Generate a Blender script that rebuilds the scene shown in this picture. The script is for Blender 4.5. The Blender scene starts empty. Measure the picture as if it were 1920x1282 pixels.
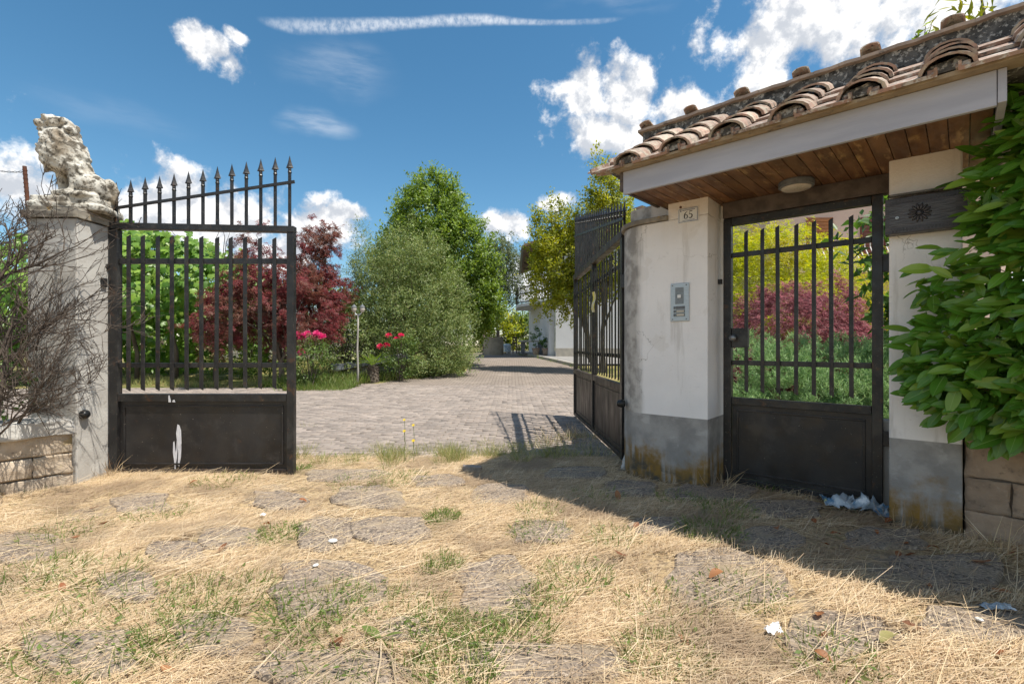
import bpy, bmesh, math, random
import numpy as np
from mathutils import Vector, Matrix

random.seed(7)
RNG = np.random.default_rng(11)
C = bpy.context.scene.collection
SC = bpy.context.scene
PI = math.pi
R = math.radians

# ------------------------------------------------------------------ camera
CAMZ, F, CX, HY = 1.15, 907.0, 960.0, 647.0      # eye height, focal length in photo pixels, centre column, horizon row
cam_d = bpy.data.cameras.new("camera")
cam = bpy.data.objects.new("camera", cam_d)
C.objects.link(cam)
cam.location = (0, 0, CAMZ)
cam.rotation_euler = (PI / 2, 0, 0)
cam_d.sensor_fit = 'HORIZONTAL'
cam_d.sensor_width = 36
cam_d.lens = 36 * F / 1920
cam_d.shift_y = 6 / 1920
cam_d.clip_start = 0.05
cam_d.clip_end = 3000
SC.camera = cam

def W(px, py, Y):
    """photo pixel at depth Y -> world point"""
    return Vector(((px - CX) / F * Y, Y, CAMZ - (py - HY) / F * Y))

def G(px, py):
    """photo pixel on flat ground -> (x, y)"""
    Y = F * CAMZ / (py - HY)
    return ((px - CX) / F * Y, Y)

# ------------------------------------------------------------------ light
SUN = Vector((0.394, -0.193, 0.899)).normalized()
SUN_EL = math.asin(SUN.z)
SUN_AZ = math.atan2(SUN.x, SUN.y)
sun_d = bpy.data.lights.new("sun", 'SUN')
sun = bpy.data.objects.new("sun", sun_d)
C.objects.link(sun)
sun_d.energy = 3.1
sun_d.angle = R(0.53)
sun_d.color = (1.0, 0.94, 0.84)
sun.rotation_euler = SUN.to_track_quat('Z', 'Y').to_euler()
sun.location = (20, -10, 40)

SC.view_settings.view_transform = 'Standard'
SC.view_settings.look = 'None'
SC.view_settings.gamma = 1
SC.view_settings.use_curve_mapping = False
SC.view_settings.exposure = 1.10

# ------------------------------------------------------------------ node helper
class NT:
    def __init__(s, tree):
        s.t = tree
        s.n = tree.nodes
        s.l = tree.links
        s.n.clear()
    def add(s, typ, **kw):
        nd = s.n.new(typ)
        for k, v in kw.items():
            setattr(nd, k, v)
        return nd
    def put(s, sock, v):
        if v is None:
            return
        if hasattr(v, 'links') or isinstance(v, bpy.types.NodeSocket):
            s.l.new(v, sock)
        else:
            if isinstance(v, (tuple, list)) and len(v) == 3 and sock.type == 'RGBA':
                v = (*v, 1)
            sock.default_value = v
    def math(s, op, a, b=None, c=None, clamp=False):
        nd = s.add('ShaderNodeMath', operation=op, use_clamp=clamp)
        s.put(nd.inputs[0], a)
        s.put(nd.inputs[1], b)
        s.put(nd.inputs[2], c)
        return nd.outputs[0]
    def vmath(s, op, a, b=None, out=0):
        nd = s.add('ShaderNodeVectorMath', operation=op)
        s.put(nd.inputs[0], a)
        s.put(nd.inputs[1], b)
        return nd.outputs[out]
    def mix(s, f, a, b, blend='MIX'):
        nd = s.add('ShaderNodeMix', data_type='RGBA', blend_type=blend)
        s.put(nd.inputs[0], f)
        s.put(nd.inputs[6], a)
        s.put(nd.inputs[7], b)
        return nd.outputs[2]
    def noise(s, vec, scale, detail=4, rough=0.55, dist=0.0, out=0):
        nd = s.add('ShaderNodeTexNoise')
        s.put(nd.inputs['Vector'], vec)
        nd.inputs['Scale'].default_value = scale
        nd.inputs['Detail'].default_value = detail
        nd.inputs['Roughness'].default_value = rough
        nd.inputs['Distortion'].default_value = dist
        return nd.outputs[out]
    def step(s, v, lo, hi, a=0.0, b=1.0):
        nd = s.add('ShaderNodeMapRange', interpolation_type='SMOOTHSTEP')
        s.put(nd.inputs[0], v)
        nd.inputs[1].default_value = lo
        nd.inputs[2].default_value = hi
        nd.inputs[3].default_value = a
        nd.inputs[4].default_value = b
        return nd.outputs[0]

# ------------------------------------------------------------------ sky: Nishita plus cumulus placed by direction
world = bpy.data.worlds.new("World")
SC.world = world
world.use_nodes = True
k = NT(world.node_tree)
out = k.add('ShaderNodeOutputWorld')
bg = k.add('ShaderNodeBackground')
k.l.new(bg.outputs[0], out.inputs[0])
sky = k.add('ShaderNodeTexSky', sky_type='NISHITA')
sky.sun_disc = False
sky.sun_elevation = SUN_EL
sky.sun_rotation = SUN_AZ
sky.altitude = 0
sky.air_density = 1.0
sky.dust_density = 0.15
sky.ozone_density = 2.2
SKY_S = 0.13
tc = k.add('ShaderNodeTexCoord')
dirv = tc.outputs['Generated']
warp = k.noise(dirv, 7.0, 3, 0.5, out=1)
warp = k.vmath('SUBTRACT', warp, (0.5, 0.5, 0.5))
sc_ = k.vmath('SCALE', warp); sc_.node.inputs[3].default_value = 0.09
wdir = k.vmath('ADD', dirv, sc_)
def sdir(px, py):
    return Vector(((px - CX) / F, 1.0, (HY - py) / F)).normalized()
def bump_at(c, hx, hz, src):
    d = k.vmath('SUBTRACT', src, tuple(c))
    d = k.vmath('MULTIPLY', d, (1 / hx, 1 / max(hx, hz), 1 / hz))
    return k.math('SUBTRACT', 1.0, k.vmath('LENGTH', d, out=1))
# (photo column, row, half width, half height) of each cumulus lobe
CUM = [(1590, 45, 190, 62), (1450, 75, 72, 72), (1425, 160, 62, 38), (1660, -60, 200, 90),
       (1080, 165, 52, 42), (1185, 170, 62, 50), (1265, 205, 52, 44), (1120, 245, 70, 42), (1210, 260, 60, 30),
       (395, 92, 46, 20), (438, 122, 30, 20), (440, 72, 22, 10),
       (250, 400, 90, 40), (350, 395, 110, 62), (440, 400, 80, 55), (590, 430, 70, 45), (640, 405, 45, 18), (520, 470, 90, 35),
       (25, 350, 62, 26), (115, 365, 40, 24), (950, 428, 48, 30), (985, 530, 60, 45), (1045, 375, 55, 22),
       (-500, 260, 260, 90), (-900, 420, 240, 90), (2500, 330, 260, 110), (2300, 60, 200, 90)]
acc = None
for (px, py, hw, hh) in CUM:
    b = bump_at(sdir(px, py), hw / F * 1.12, hh / F * 1.18, wdir)
    acc = b if acc is None else k.math('MAXIMUM', acc, b)
# the same kind of scattered cumulus over the part of the sky behind the camera
for (x, y, z, h1, h2) in [(-.5, -.7, .4, .28, .12), (.35, -.8, .5, .3, .14), (.8, -.5, .35, .2, .1), (-.9, -.2, .3, .25, .1),
                          (0, -.9, .25, .35, .1), (.2, -.2, .95, .2, .2), (-.55, .1, .83, .16, .16)]:
    b = bump_at(Vector((x, y, z)).normalized(), h1, h2, wdir)
    acc = k.math('MAXIMUM', acc, b)
# unseen broken cumulus added over the rest of the sky for neutral fill light
sep = k.add('ShaderNodeSeparateXYZ'); k.l.new(dirv, sep.inputs[0])
away = k.step(k.vmath('DISTANCE', dirv, (0, 0.97, 0.24), out=1), 0.85, 1.05)
gen = k.math('MULTIPLY', k.math('SUBTRACT', k.noise(wdir, 2.6, 2, .5), 0.50), 4.2)
gen = k.math('ADD', gen, k.math('MULTIPLY_ADD', away, 2.0, -2.0))
acc = k.math('MAXIMUM', acc, gen)
fb = k.noise(dirv, 15.0, 12, 0.62)
fb2 = k.noise(k.vmath('ADD', dirv, (0.010, -0.005, 0.020)), 15.0, 12, 0.62)
dens = k.math('ADD', acc, k.math('MULTIPLY', k.math('SUBTRACT', fb, 0.5), 2.3))
mask = k.step(dens, 0.02, 0.55)
# thickness towards the sun -> lit rims, greyer undersides
thick = k.math('SUBTRACT', fb2, fb)
lit = k.step(k.math('ADD', k.math('MULTIPLY', thick, -3.2), k.math('MULTIPLY', k.noise(dirv, 9, 3), 0.5)), -0.05, 0.70)
ccol = k.mix(lit, (0.50, 0.53, 0.58), (1.0, 0.985, 0.965))
# thin cirrus and the ragged vapour trail
cirr = None
for (px, py, hw, hh, s) in [(600, 230, 75, 24, .42), (630, 130, 110, 42, .22), (200, 200, 120, 30, .08), (1140, 0, 120, 18, .15), (760, 640, 900, 60, .30)]:
    b = k.math('MULTIPLY', k.step(bump_at(sdir(px, py), hw / F, hh / F, wdir), 0.0, 0.9), s)
    cirr = b if cirr is None else k.math('ADD', cirr, b)
stre = k.add('ShaderNodeMapping'); stre.inputs['Scale'].default_value = (4, 4, 22); stre.inputs['Rotation'].default_value = (0, R(-12), 0)
k.l.new(dirv, stre.inputs[0])
cirr = k.math('MULTIPLY', cirr, k.step(k.noise(stre.outputs[0], 2.4, 5, .6), .25, .75))
tr = None
prev = None
TRAIL = [(545, 50, 8, .55), (610, 50, 9, .75), (680, 48, 8, .85), (745, 44, 7, .9), (800, 42, 6, .9), (850, 39, 8, .95), (905, 37, 8, 1.0), (960, 41, 5, .8), (1020, 43, 4, .6), (1080, 42, 4, .4), (1130, 40, 4, .25)]
def trail(x): return [float(np.interp(x, [t[0] for t in TRAIL], [t[c] for t in TRAIL])) for c in (1, 2, 3)]
for i, (px, (py, hh, s)) in enumerate([(x, trail(x)) for x in range(535, 1141, 22)]):
    b = k.math('MULTIPLY', k.step(bump_at(sdir(px, py), 40 / F, hh * 1.05 / F, wdir if i < 0 else dirv), 0.0, 0.8), s)
    tr = b if tr is None else k.math('MAXIMUM', tr, b)
rag = k.add('ShaderNodeMapping'); rag.inputs['Scale'].default_value = (60, 60, 26)
k.l.new(dirv, rag.inputs[0])
tr = k.math('MULTIPLY', tr, k.step(k.noise(rag.outputs[0], 2.0, 4, .65), .22, .72, .15, .8))
thin = k.math('ADD', cirr, tr, clamp=True)
skyc = k.add('ShaderNodeHueSaturation')
skyc.inputs['Saturation'].default_value = 1.22
skyc.inputs['Hue'].default_value = 0.487
skyc.inputs['Value'].default_value = 0.52
k.l.new(sky.outputs[0], skyc.inputs['Color'])
CLOUD = 4.7
c1 = k.mix(1.0, ccol, (CLOUD, CLOUD, CLOUD), 'MULTIPLY')
col = k.mix(k.math('MULTIPLY', thin, 0.85), skyc.outputs[0], (CLOUD * .85, CLOUD * .87, CLOUD * .9))
col = k.mix(mask, col, c1)
k.l.new(col, bg.inputs[0])
bg.inputs[1].default_value = SKY_S

# ------------------------------------------------------------------ object helpers
def tag(o, label=None, cat=None, group=None, kind=None):
    if label: o['label'] = label
    if cat: o['category'] = cat
    if group: o['group'] = group
    if kind: o['kind'] = kind
    return o

def thing(name, label, cat, loc=(0, 0, 0), rotz=0.0, group=None):
    o = bpy.data.objects.new(name, None)
    C.objects.link(o)
    o.location = loc
    o.rotation_euler = (0, 0, rotz)
    o.empty_display_size = 0.2
    return tag(o, label, cat, group)

def link(name, me, parent=None, loc=None, rot=None, scale=None, kind=None):
    o = bpy.data.objects.new(name, me)
    C.objects.link(o)
    if parent is not None: o.parent = parent
    if loc is not None: o.location = loc
    if rot is not None: o.rotation_euler = rot
    if scale is not None: o.scale = scale
    if kind: o['kind'] = kind
    return o

def npmesh(name, V, Fc, mats, mi=None, smooth=False):
    V = np.ascontiguousarray(V, dtype=np.float32)
    Fc = np.ascontiguousarray(Fc, dtype=np.int32)
    me = bpy.data.meshes.new(name)
    m, kk = Fc.shape
    me.vertices.add(len(V)); me.vertices.foreach_set('co', V.ravel())
    me.loops.add(m * kk); me.loops.foreach_set('vertex_index', Fc.ravel())
    me.polygons.add(m); me.polygons.foreach_set('loop_start', np.arange(0, m * kk, kk, dtype=np.int32))
    if smooth: me.polygons.foreach_set('use_smooth', np.ones(m, dtype=bool))
    for x in (mats if isinstance(mats, (list, tuple)) else [mats]): me.materials.append(x)
    if mi is not None: me.polygons.foreach_set('material_index', np.asarray(mi, dtype=np.int32))
    me.update(calc_edges=True)
    me.validate()
    return me

class MB:
    def __init__(s):
        s.v = []; s.f = []; s.m = []
    def add(s, vs, fs, mi=0):
        b = len(s.v)
        s.v += [tuple(v) for v in vs]
        for f in fs:
            s.f.append(tuple(i + b for i in f)); s.m.append(mi)
        return s
    def box(s, x0, x1, y0, y1, z0, z1, mi=0, M=None):
        vs = [Vector(p) for p in ((x0, y0, z0), (x1, y0, z0), (x1, y1, z0), (x0, y1, z0), (x0, y0, z1), (x1, y0, z1), (x1, y1, z1), (x0, y1, z1))]
        if M is not None: vs = [M @ v for v in vs]
        return s.add(vs, [(0, 3, 2, 1), (4, 5, 6, 7), (0, 1, 5, 4), (1, 2, 6, 5), (2, 3, 7, 6), (3, 0, 4, 7)], mi)
    def prism(s, poly, z0, z1, mi=0, ax='z'):
        """poly: list of 2-D points; ax = extrusion axis ('z': (x,y), 'x': (y,z), 'y': (x,z))"""
        n = len(poly)
        def P(a, b, c):
            return (a, b, c) if ax == 'z' else ((c, a, b) if ax == 'x' else (a, c, b))
        vs = [P(a, b, z0) for a, b in poly] + [P(a, b, z1) for a, b in poly]
        fs = [tuple(range(n))[::-1], tuple(range(n, 2 * n))] + [(i, (i + 1) % n, n + (i + 1) % n, n + i) for i in range(n)]
        return s.add(vs, fs, mi)
    def beam(s, a, b, w, h, up=(0, 0, 1), mi=0):
        a = Vector(a); b = Vector(b); d = (b - a)
        L = d.length; d.normalize()
        u = Vector(up); sx = d.cross(u).normalized(); uz = sx.cross(d)
        vs = []
        for p in (a, b):
            for i, j in ((-1, -1), (1, -1), (1, 1), (-1, 1)):
                vs.append(p + sx * (i * w / 2) + uz * (j * h / 2))
        return s.add(vs, [(0, 3, 2, 1), (4, 5, 6, 7), (0, 1, 5, 4), (1, 2, 6, 5), (2, 3, 7, 6), (3, 0, 4, 7)], mi)
    def tube(s, pts, rad, n=6, cap=True, mi=0):
        pts = [Vector(p) for p in pts]
        if not hasattr(rad, '__len__'): rad = [rad] * len(pts)
        up = None
        vs = []
        for i, p in enumerate(pts):
            t = (pts[min(i + 1, len(pts) - 1)] - pts[max(i - 1, 0)])
            if t.length < 1e-9: t = Vector((0, 0, 1))
            t.normalize()
            if up is None:
                up = t.orthogonal().normalized()
            up = (up - t * up.dot(t))
            if up.length < 1e-6: up = t.orthogonal()
            up.normalize()
            w = t.cross(up)
            for j in range(n):
                a = 2 * PI * j / n
                vs.append(p + (up * math.cos(a) + w * math.sin(a)) * rad[i])
        fs = []
        for i in range(len(pts) - 1):
            for j in range(n):
                fs.append((i * n + j, i * n + (j + 1) % n, (i + 1) * n + (j + 1) % n, (i + 1) * n + j))
        if cap:
            fs.append(tuple(range(n))[::-1]); fs.append(tuple(range((len(pts) - 1) * n, len(pts) * n)))
        return s.add(vs, fs, mi)
    def lathe(s, prof, n=16, c=(0, 0, 0), mi=0, cap=True):
        vs = []
        for r, z in prof:
            for j in range(n):
                a = 2 * PI * j / n
                vs.append((c[0] + r * math.cos(a), c[1] + r * math.sin(a), c[2] + z))
        fs = []
        for i in range(len(prof) - 1):
            for j in range(n):
                fs.append((i * n + j, i * n + (j + 1) % n, (i + 1) * n + (j + 1) % n, (i + 1) * n + j))
        if cap:
            fs.append(tuple(range(n))[::-1]); fs.append(tuple(range((len(prof) - 1) * n, len(prof) * n)))
        return s.add(vs, fs, mi)
    def ell(s, c, r, n=12, m=8, M=None, mi=0):
        vs = []
        for i in range(m + 1):
            th = PI * i / m
            for j in range(n):
                a = 2 * PI * j / n
                v = Vector((r[0] * math.sin(th) * math.cos(a), r[1] * math.sin(th) * math.sin(a), r[2] * math.cos(th)))
                if M is not None: v = M @ v
                vs.append(v + Vector(c))
        fs = []
        for i in range(m):
            for j in range(n):
                fs.append((i * n + j, (i + 1) * n + j, (i + 1) * n + (j + 1) % n, i * n + (j + 1) % n))
        return s.add(vs, fs, mi)
    def mesh(s, name, mats, smooth=False):
        me = bpy.data.meshes.new(name)
        me.from_pydata(s.v, [], s.f)
        for x in (mats if isinstance(mats, (list, tuple)) else [mats]): me.materials.append(x)
        if any(s.m): me.polygons.foreach_set('material_index', s.m)
        if smooth: me.polygons.foreach_set('use_smooth', [True] * len(me.polygons))
        me.update(); me.validate()
        return me
    def obj(s, name, mats, parent=None, smooth=False, bevel=0, loc=None, rot=None, kind=None):
        o = link(name, s.mesh(name, mats, smooth), parent, loc, rot, kind=kind)
        if bevel:
            b = o.modifiers.new('bevel', 'BEVEL'); b.width = bevel; b.segments = 2; b.limit_method = 'ANGLE'; b.angle_limit = R(35)
        return o

# ------------------------------------------------------------------ numpy noise
def _h(ix, iy, iz):
    n = (ix.astype(np.int64) * 374761393 + iy.astype(np.int64) * 668265263 + iz.astype(np.int64) * 2147483647) & 0xffffffff
    n = ((n ^ (n >> 13)) * 1274126177) & 0xffffffff
    return ((n ^ (n >> 16)) & 0xffff) / 65535.0
def vn3(p):
    p = np.asarray(p, dtype=np.float64)
    i = np.floor(p).astype(np.int64); f = p - i; f = f * f * (3 - 2 * f)
    r = 0
    for dx in (0, 1):
        for dy in (0, 1):
            for dz in (0, 1):
                w = (f[..., 0] if dx else 1 - f[..., 0]) * (f[..., 1] if dy else 1 - f[..., 1]) * (f[..., 2] if dz else 1 - f[..., 2])
                r = r + w * _h(i[..., 0] + dx, i[..., 1] + dy, i[..., 2] + dz)
    return r
def vn2(x, y, s=1.0, seed=0):
    return vn3(np.stack([np.asarray(x) * s + seed * 17.3, np.asarray(y) * s - seed * 9.1, np.zeros_like(np.asarray(x, dtype=float)) + seed * 3.7], -1))
def fb2d(x, y, s, seed=0, o=4):
    r = 0; a = 0.5
    for i in range(o):
        r = r + a * vn2(x, y, s * 2 ** i, seed + i); a *= 0.5
    return r
# ------------------------------------------------------------------ materials
def pmat(name, c1, c2, scale=6.0, rough=0.7, lo=0.35, hi=0.65, spots=None, bump=0.0, bscale=40.0, rnd=0.0, spec=0.4, detail=6, stretch=None, metal=0.0, island=False, world=False):
    """noise between c1 and c2, optional list of spots (colour, scale, lo, hi), fine bump, per object / island variation"""
    m = bpy.data.materials.new(name); m.use_nodes = True
    n = NT(m.node_tree)
    o = n.add('ShaderNodeOutputMaterial'); p = n.add('ShaderNodeBsdfPrincipled')
    n.l.new(p.outputs[0], o.inputs[0])
    oi = n.add('ShaderNodeObjectInfo')
    if world:
        v = n.add('ShaderNodeNewGeometry').outputs['Position']
    else:
        t = n.add('ShaderNodeTexCoord')
        off = n.math('MULTIPLY', oi.outputs['Random'], 37.0)
        v = n.vmath('ADD', t.outputs['Object'], off)
    if stretch:
        mp = n.add('ShaderNodeMapping'); mp.inputs['Scale'].default_value = stretch
        n.l.new(v, mp.inputs[0]); v = mp.outputs[0]
    col = n.mix(n.step(n.noise(v, scale, detail), lo, hi), c1, c2)
    for i, sp in enumerate(spots or []):
        c, s, a, b = sp[:4]
        amt = sp[4] if len(sp) > 4 else 1.0
        msk = n.step(n.noise(n.vmath('ADD', v, (3.1 * i + 5, 7.7 * i, 1.3)), s, 8, 0.62), a, b, 0.0, amt)
        col = n.mix(msk, col, c)
    if rnd:
        r = n.add('ShaderNodeNewGeometry').outputs['Random Per Island'] if island else oi.outputs['Random']
        hs = n.add('ShaderNodeHueSaturation')
        n.l.new(col, hs.inputs['Color'])
        n.l.new(n.math('MULTIPLY_ADD', r, 2 * rnd, 1 - rnd), hs.inputs['Value'])
        n.l.new(n.math('MULTIPLY_ADD', n.math('FRACT', n.math('MULTIPLY', r, 7.13)), 0.5 * rnd, 1 - 0.25 * rnd), hs.inputs['Saturation'])
        col = hs.outputs[0]
    n.l.new(col, p.inputs['Base Color'])
    p.inputs['Specular IOR Level'].default_value = spec
    p.inputs['Metallic'].default_value = metal
    n.l.new(n.step(n.noise(v, scale * 1.7, 4), 0.3, 0.7, max(0.05, rough - 0.12), min(1, rough + 0.12)), p.inputs['Roughness'])
    if bump:
        b = n.add('ShaderNodeBump'); b.inputs['Strength'].default_value = 1.0; b.inputs['Distance'].default_value = bump
        n.l.new(n.noise(v, bscale, 7, 0.62), b.inputs['Height'])
        n.l.new(b.outputs[0], p.inputs['Normal'])
    m['nt'] = 1
    return m

def leafmat(name, cols, trans=0.42, rough=0.5, spec=0.4, obj=False, tint=None):
    """cols: list of colours spread over the random value of each leaf"""
    m = bpy.data.materials.new(name); m.use_nodes = True
    n = NT(m.node_tree)
    o = n.add('ShaderNodeOutputMaterial'); p = n.add('ShaderNodeBsdfPrincipled')
    r = n.add('ShaderNodeObjectInfo').outputs['Random'] if obj else n.add('ShaderNodeNewGeometry').outputs['Random Per Island']
    cr = n.add('ShaderNodeValToRGB')
    el = cr.color_ramp.elements
    while len(el) < len(cols): el.new(0.5)
    for i, c in enumerate(cols):
        el[i].position = i / (len(cols) - 1); el[i].color = (*c, 1)
    n.l.new(r, cr.inputs[0])
    col = cr.outputs[0]
    if tint:      # larger patches of another colour (younger growth)
        pos = n.add('ShaderNodeNewGeometry').outputs['Position']
        col = n.mix(n.step(n.noise(pos, tint[1], 3), tint[2], tint[3], 0, tint[4]), col, tint[0])
    n.l.new(col, p.inputs['Base Color'])
    p.inputs['Roughness'].default_value = rough
    p.inputs['Specular IOR Level'].default_value = spec
    tl = n.add('ShaderNodeBsdfTranslucent')
    hs = n.add('ShaderNodeHueSaturation'); hs.inputs['Hue'].default_value = 0.485; hs.inputs['Value'].default_value = 1.7; hs.inputs['Saturation'].default_value = 1.1
    n.l.new(col, hs.inputs['Color']); n.l.new(hs.outputs[0], tl.inputs[0])
    mx = n.add('ShaderNodeMixShader'); mx.inputs[0].default_value = trans
    n.l.new(p.outputs[0], mx.inputs[1]); n.l.new(tl.outputs[0], mx.inputs[2])
    n.l.new(mx.outputs[0], o.inputs[0])
    return m

M = {}
M['iron'] = pmat('black_iron', (.010, .010, .011), (.022, .021, .021), 9, .42, spots=[((.085, .040, .018), 14, .57, .68, .75), ((.13, .12, .10), 60, .61, .69, .7), ((.055, .053, .05), 5, .50, .68, .5)], bump=.0006, bscale=160, spec=.5)
M['iron_brown'] = pmat('weathered_dark_iron', (.030, .022, .018), (.060, .043, .033), 7, .5, spots=[((.10, .055, .03), 16, .6, .74, .6), ((.012, .012, .013), 5, .55, .7, .7)], bump=.0006, bscale=120, spec=.45, stretch=(1, 1, .3))
M['iron_panel'] = pmat('black_sheet_iron', (.011, .010, .011), (.026, .024, .024), 3.5, .40, spots=[((.055, .05, .048), 5, .52, .70, .6), ((.42, .38, .31), 70, .665, .70, .7), ((.075, .036, .018), 9, .60, .74, .6)], bump=.0008, bscale=60, spec=.5)
M['rust'] = pmat('rusty_steel', (.14, .05, .025), (.07, .03, .02), 30, .8, bump=.001, bscale=120)
M['concrete'] = pmat('weathered_concrete', (.54, .525, .49), (.43, .41, .38), 5, .9, spots=[((.22, .20, .175), 9, .58, .74, .8), ((.52, .50, .46), 22, .6, .7, .6)], bump=.003, bscale=60)
M['cap'] = pmat('lichen_concrete', (.30, .27, .22), (.17, .15, .125), 9, .92, spots=[((.40, .24, .05), 7, .58, .68, .8), ((.05, .045, .04), 14, .58, .7, .8)], bump=.004, bscale=50)
M['statue'] = pmat('weathered_white_stone', (.60, .58, .52), (.42, .39, .33), 8, .88, spots=[((.20, .155, .105), 6, .47, .62, .8), ((.085, .07, .05), 13, .50, .61, .9), ((.07, .06, .045), 34, .52, .61, .85)], bump=.004, bscale=55)
M['block'] = pmat('tuff_block', (.40, .30, .215), (.29, .215, .155), 7, .95, spots=[((.16, .12, .09), 15, .58, .7, .7), ((.50, .42, .33), 30, .6, .7, .5)], bump=.006, bscale=70, rnd=.12)
M['block_pale'] = pmat('pale_tuff_block', (.56, .46, .35), (.45, .36, .265), 7, .95, spots=[((.26, .20, .145), 15, .58, .7, .7), ((.64, .55, .45), 30, .6, .7, .5), ((.34, .25, .07), 3.5, .62, .74, .7)], bump=.006, bscale=70, rnd=.12)
M['mortar'] = pmat('dark_mortar', (.27, .21, .155), (.18, .145, .115), 8, .95, bump=.006, bscale=50)
M['soil'] = pmat('soil', (.19, .14, .10), (.12, .09, .065), 4, .95, bump=.01, bscale=30)
M['slab'] = pmat('grey_paving_stone', (.285, .225, .17), (.20, .158, .122), 5, .95, spots=[((.46, .375, .29), 70, .52, .61, .9), ((.085, .07, .06), 45, .52, .62, .9), ((.36, .28, .18), 4, .50, .68, .6)], bump=.008, bscale=75, world=True)
M['paver'] = pmat('concrete_paver', (.30, .25, .215), (.235, .20, .175), 12, .92, spots=[((.14, .115, .095), 8, .56, .70, .7), ((.38, .32, .275), 1.6, .48, .7, .5)], bump=.002, bscale=90, rnd=.16)
M['paver_many'] = pmat('concrete_paver_field', (.30, .25, .215), (.235, .20, .175), 3, .92, spots=[((.14, .115, .095), 8, .56, .72, .7), ((.38, .32, .275), .8, .48, .7, .5)], rnd=.2, island=True)
M['fascia'] = pmat('grey_painted_board', (.40, .41, .46), (.34, .35, .40), 4, .6, spots=[((.25, .25, .28), 6, .58, .75, .5), ((.16, .13, .12), 26, .73, .77, .8)], bump=.0015, bscale=30, stretch=(.35, 2, 3))
M['soffit'] = pmat('worn_brown_plank', (.115, .052, .024), (.20, .10, .045), 6, .6, spots=[((.40, .25, .11), 7, .54, .68, .85), ((.05, .024, .014), 5, .57, .72, .8)], bump=.0015, bscale=60, rnd=.25, stretch=(2.0, .5, 1))
M['beam'] = pmat('grey_timber', (.12, .095, .08), (.07, .055, .048), 10, .8, bump=.001, bscale=60)
M['tile'] = pmat('old_terracotta', (.40, .265, .205), (.31, .215, .17), 7, .9, spots=[((.43, .39, .31), 14, .44, .60, .85), ((.20, .175, .15), 10, .54, .66, .85), ((.055, .05, .045), 16, .57, .67, .9)], bump=.004, bscale=70, rnd=.2)
M['tile_under'] = pmat('old_flat_terracotta', (.33, .20, .15), (.24, .17, .13), 8, .9, spots=[((.46, .43, .38), 22, .48, .60, .9), ((.06, .055, .05), 14, .55, .66, .9)], bump=.004, bscale=70, rnd=.2)
M['moss'] = pmat('black_lichen_mortar', (.060, .058, .055), (.13, .125, .115), 16, .95, spots=[((.40, .385, .35), 34, .52, .60, .9), ((.025, .024, .023), 20, .52, .62, .85), ((.40, .20, .04), 8, .70, .76, .9)], bump=.010, bscale=45)
M['ridge'] = pmat('ridge_mortar', (.42, .33, .26), (.30, .235, .19), 9, .92, spots=[((.10, .09, .08), 12, .58, .7, .8), ((.5, .26, .04), 7, .66, .74, .9)], bump=.004, bscale=60)
M['eave'] = pmat('old_eave_mortar', (.36, .285, .19), (.27, .21, .14), 12, .9, spots=[((.12, .10, .08), 18, .58, .68, .8)], bump=.004, bscale=60)
M['rib'] = leafmat('leaf_midrib', [(.20, .34, .08), (.27, .40, .11)], .2, .4, .4)
M['white_metal'] = pmat('white_enamel', (.70, .70, .70), (.62, .62, .62), 8, .4)
M['plate'] = pmat('white_ceramic', (.74, .74, .72), (.66, .66, .65), 12, .25)
M['blue'] = pmat('blue_print', (.04, .06, .16), (.03, .05, .13), 8, .4)
M['ink'] = pmat('black_print', (.015, .015, .015), (.02, .02, .02), 8, .4)
M['alu'] = pmat('brushed_aluminium', (.46, .52, .56), (.40, .46, .50), 20, .42, metal=.35, stretch=(1, 1, 8))
M['alu_dark'] = pmat('grey_plastic', (.15, .16, .17), (.11, .12, .13), 20, .5)
M['card'] = pmat('name_card', (.55, .52, .44), (.48, .45, .38), 20, .6)
M['screw'] = pmat('steel_screw', (.25, .26, .27), (.18, .18, .19), 20, .35, metal=.7)
M['box'] = pmat('dark_cast_metal', (.035, .034, .040), (.075, .072, .082), 14, .42, spots=[((.09, .07, .065), 5, .56, .7, .5)], bump=.003, bscale=9, stretch=(1, 1, 9), spec=.5)
M['black'] = pmat('black_plastic', (.012, .012, .012), (.018, .018, .018), 8, .35)
M['glass_lamp'] = pmat('opal_glass', (.55, .50, .44), (.48, .43, .37), 8, .35)
M['twig'] = pmat('dry_brown_bark', (.125, .098, .078), (.07, .055, .045), 18, .9, spots=[((.30, .25, .21), 20, .6, .7, .7)], bump=.001, bscale=120)
M['bark'] = pmat('grey_brown_bark', (.16, .13, .10), (.085, .065, .05), 9, .95, bump=.006, bscale=40, stretch=(1, 1, .3))
M['house'] = pmat('white_house_render', (.62, .63, .65), (.55, .56, .58), .8, .9, spots=[((.40, .41, .43), 1.2, .56, .75, .6)])
M['pink'] = pmat('pink_house_render', (.66, .50, .43), (.60, .45, .39), .9, .9)
M['shutter'] = pmat('orange_brown_wood', (.42, .17, .06), (.33, .13, .05), 6, .6)
M['shutter_dark'] = pmat('red_brown_wood', (.20, .07, .05), (.15, .055, .04), 6, .6)
M['green_door'] = pmat('grey_green_door', (.10, .13, .11), (.08, .10, .09), 6, .6)
M['roof_far'] = pmat('far_roof', (.20, .13, .10), (.14, .10, .08), 3, .9)
M['kerb'] = pmat('kerb_stone', (.42, .39, .34), (.33, .31, .28), 4, .9, bump=.002)
M['apron'] = pmat('grey_concrete_paving', (.30, .29, .28), (.22, .215, .21), 2, .9, spots=[((.15, .14, .13), 3, .56, .72, .6)], world=True)
M['well'] = pmat('well_render', (.34, .30, .24), (.25, .22, .175), 3, .9, bump=.004, bscale=20)
M['rock'] = pmat('grey_rough_stone', (.24, .25, .27), (.15, .155, .17), 5, .9, bump=.01, bscale=15)
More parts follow.
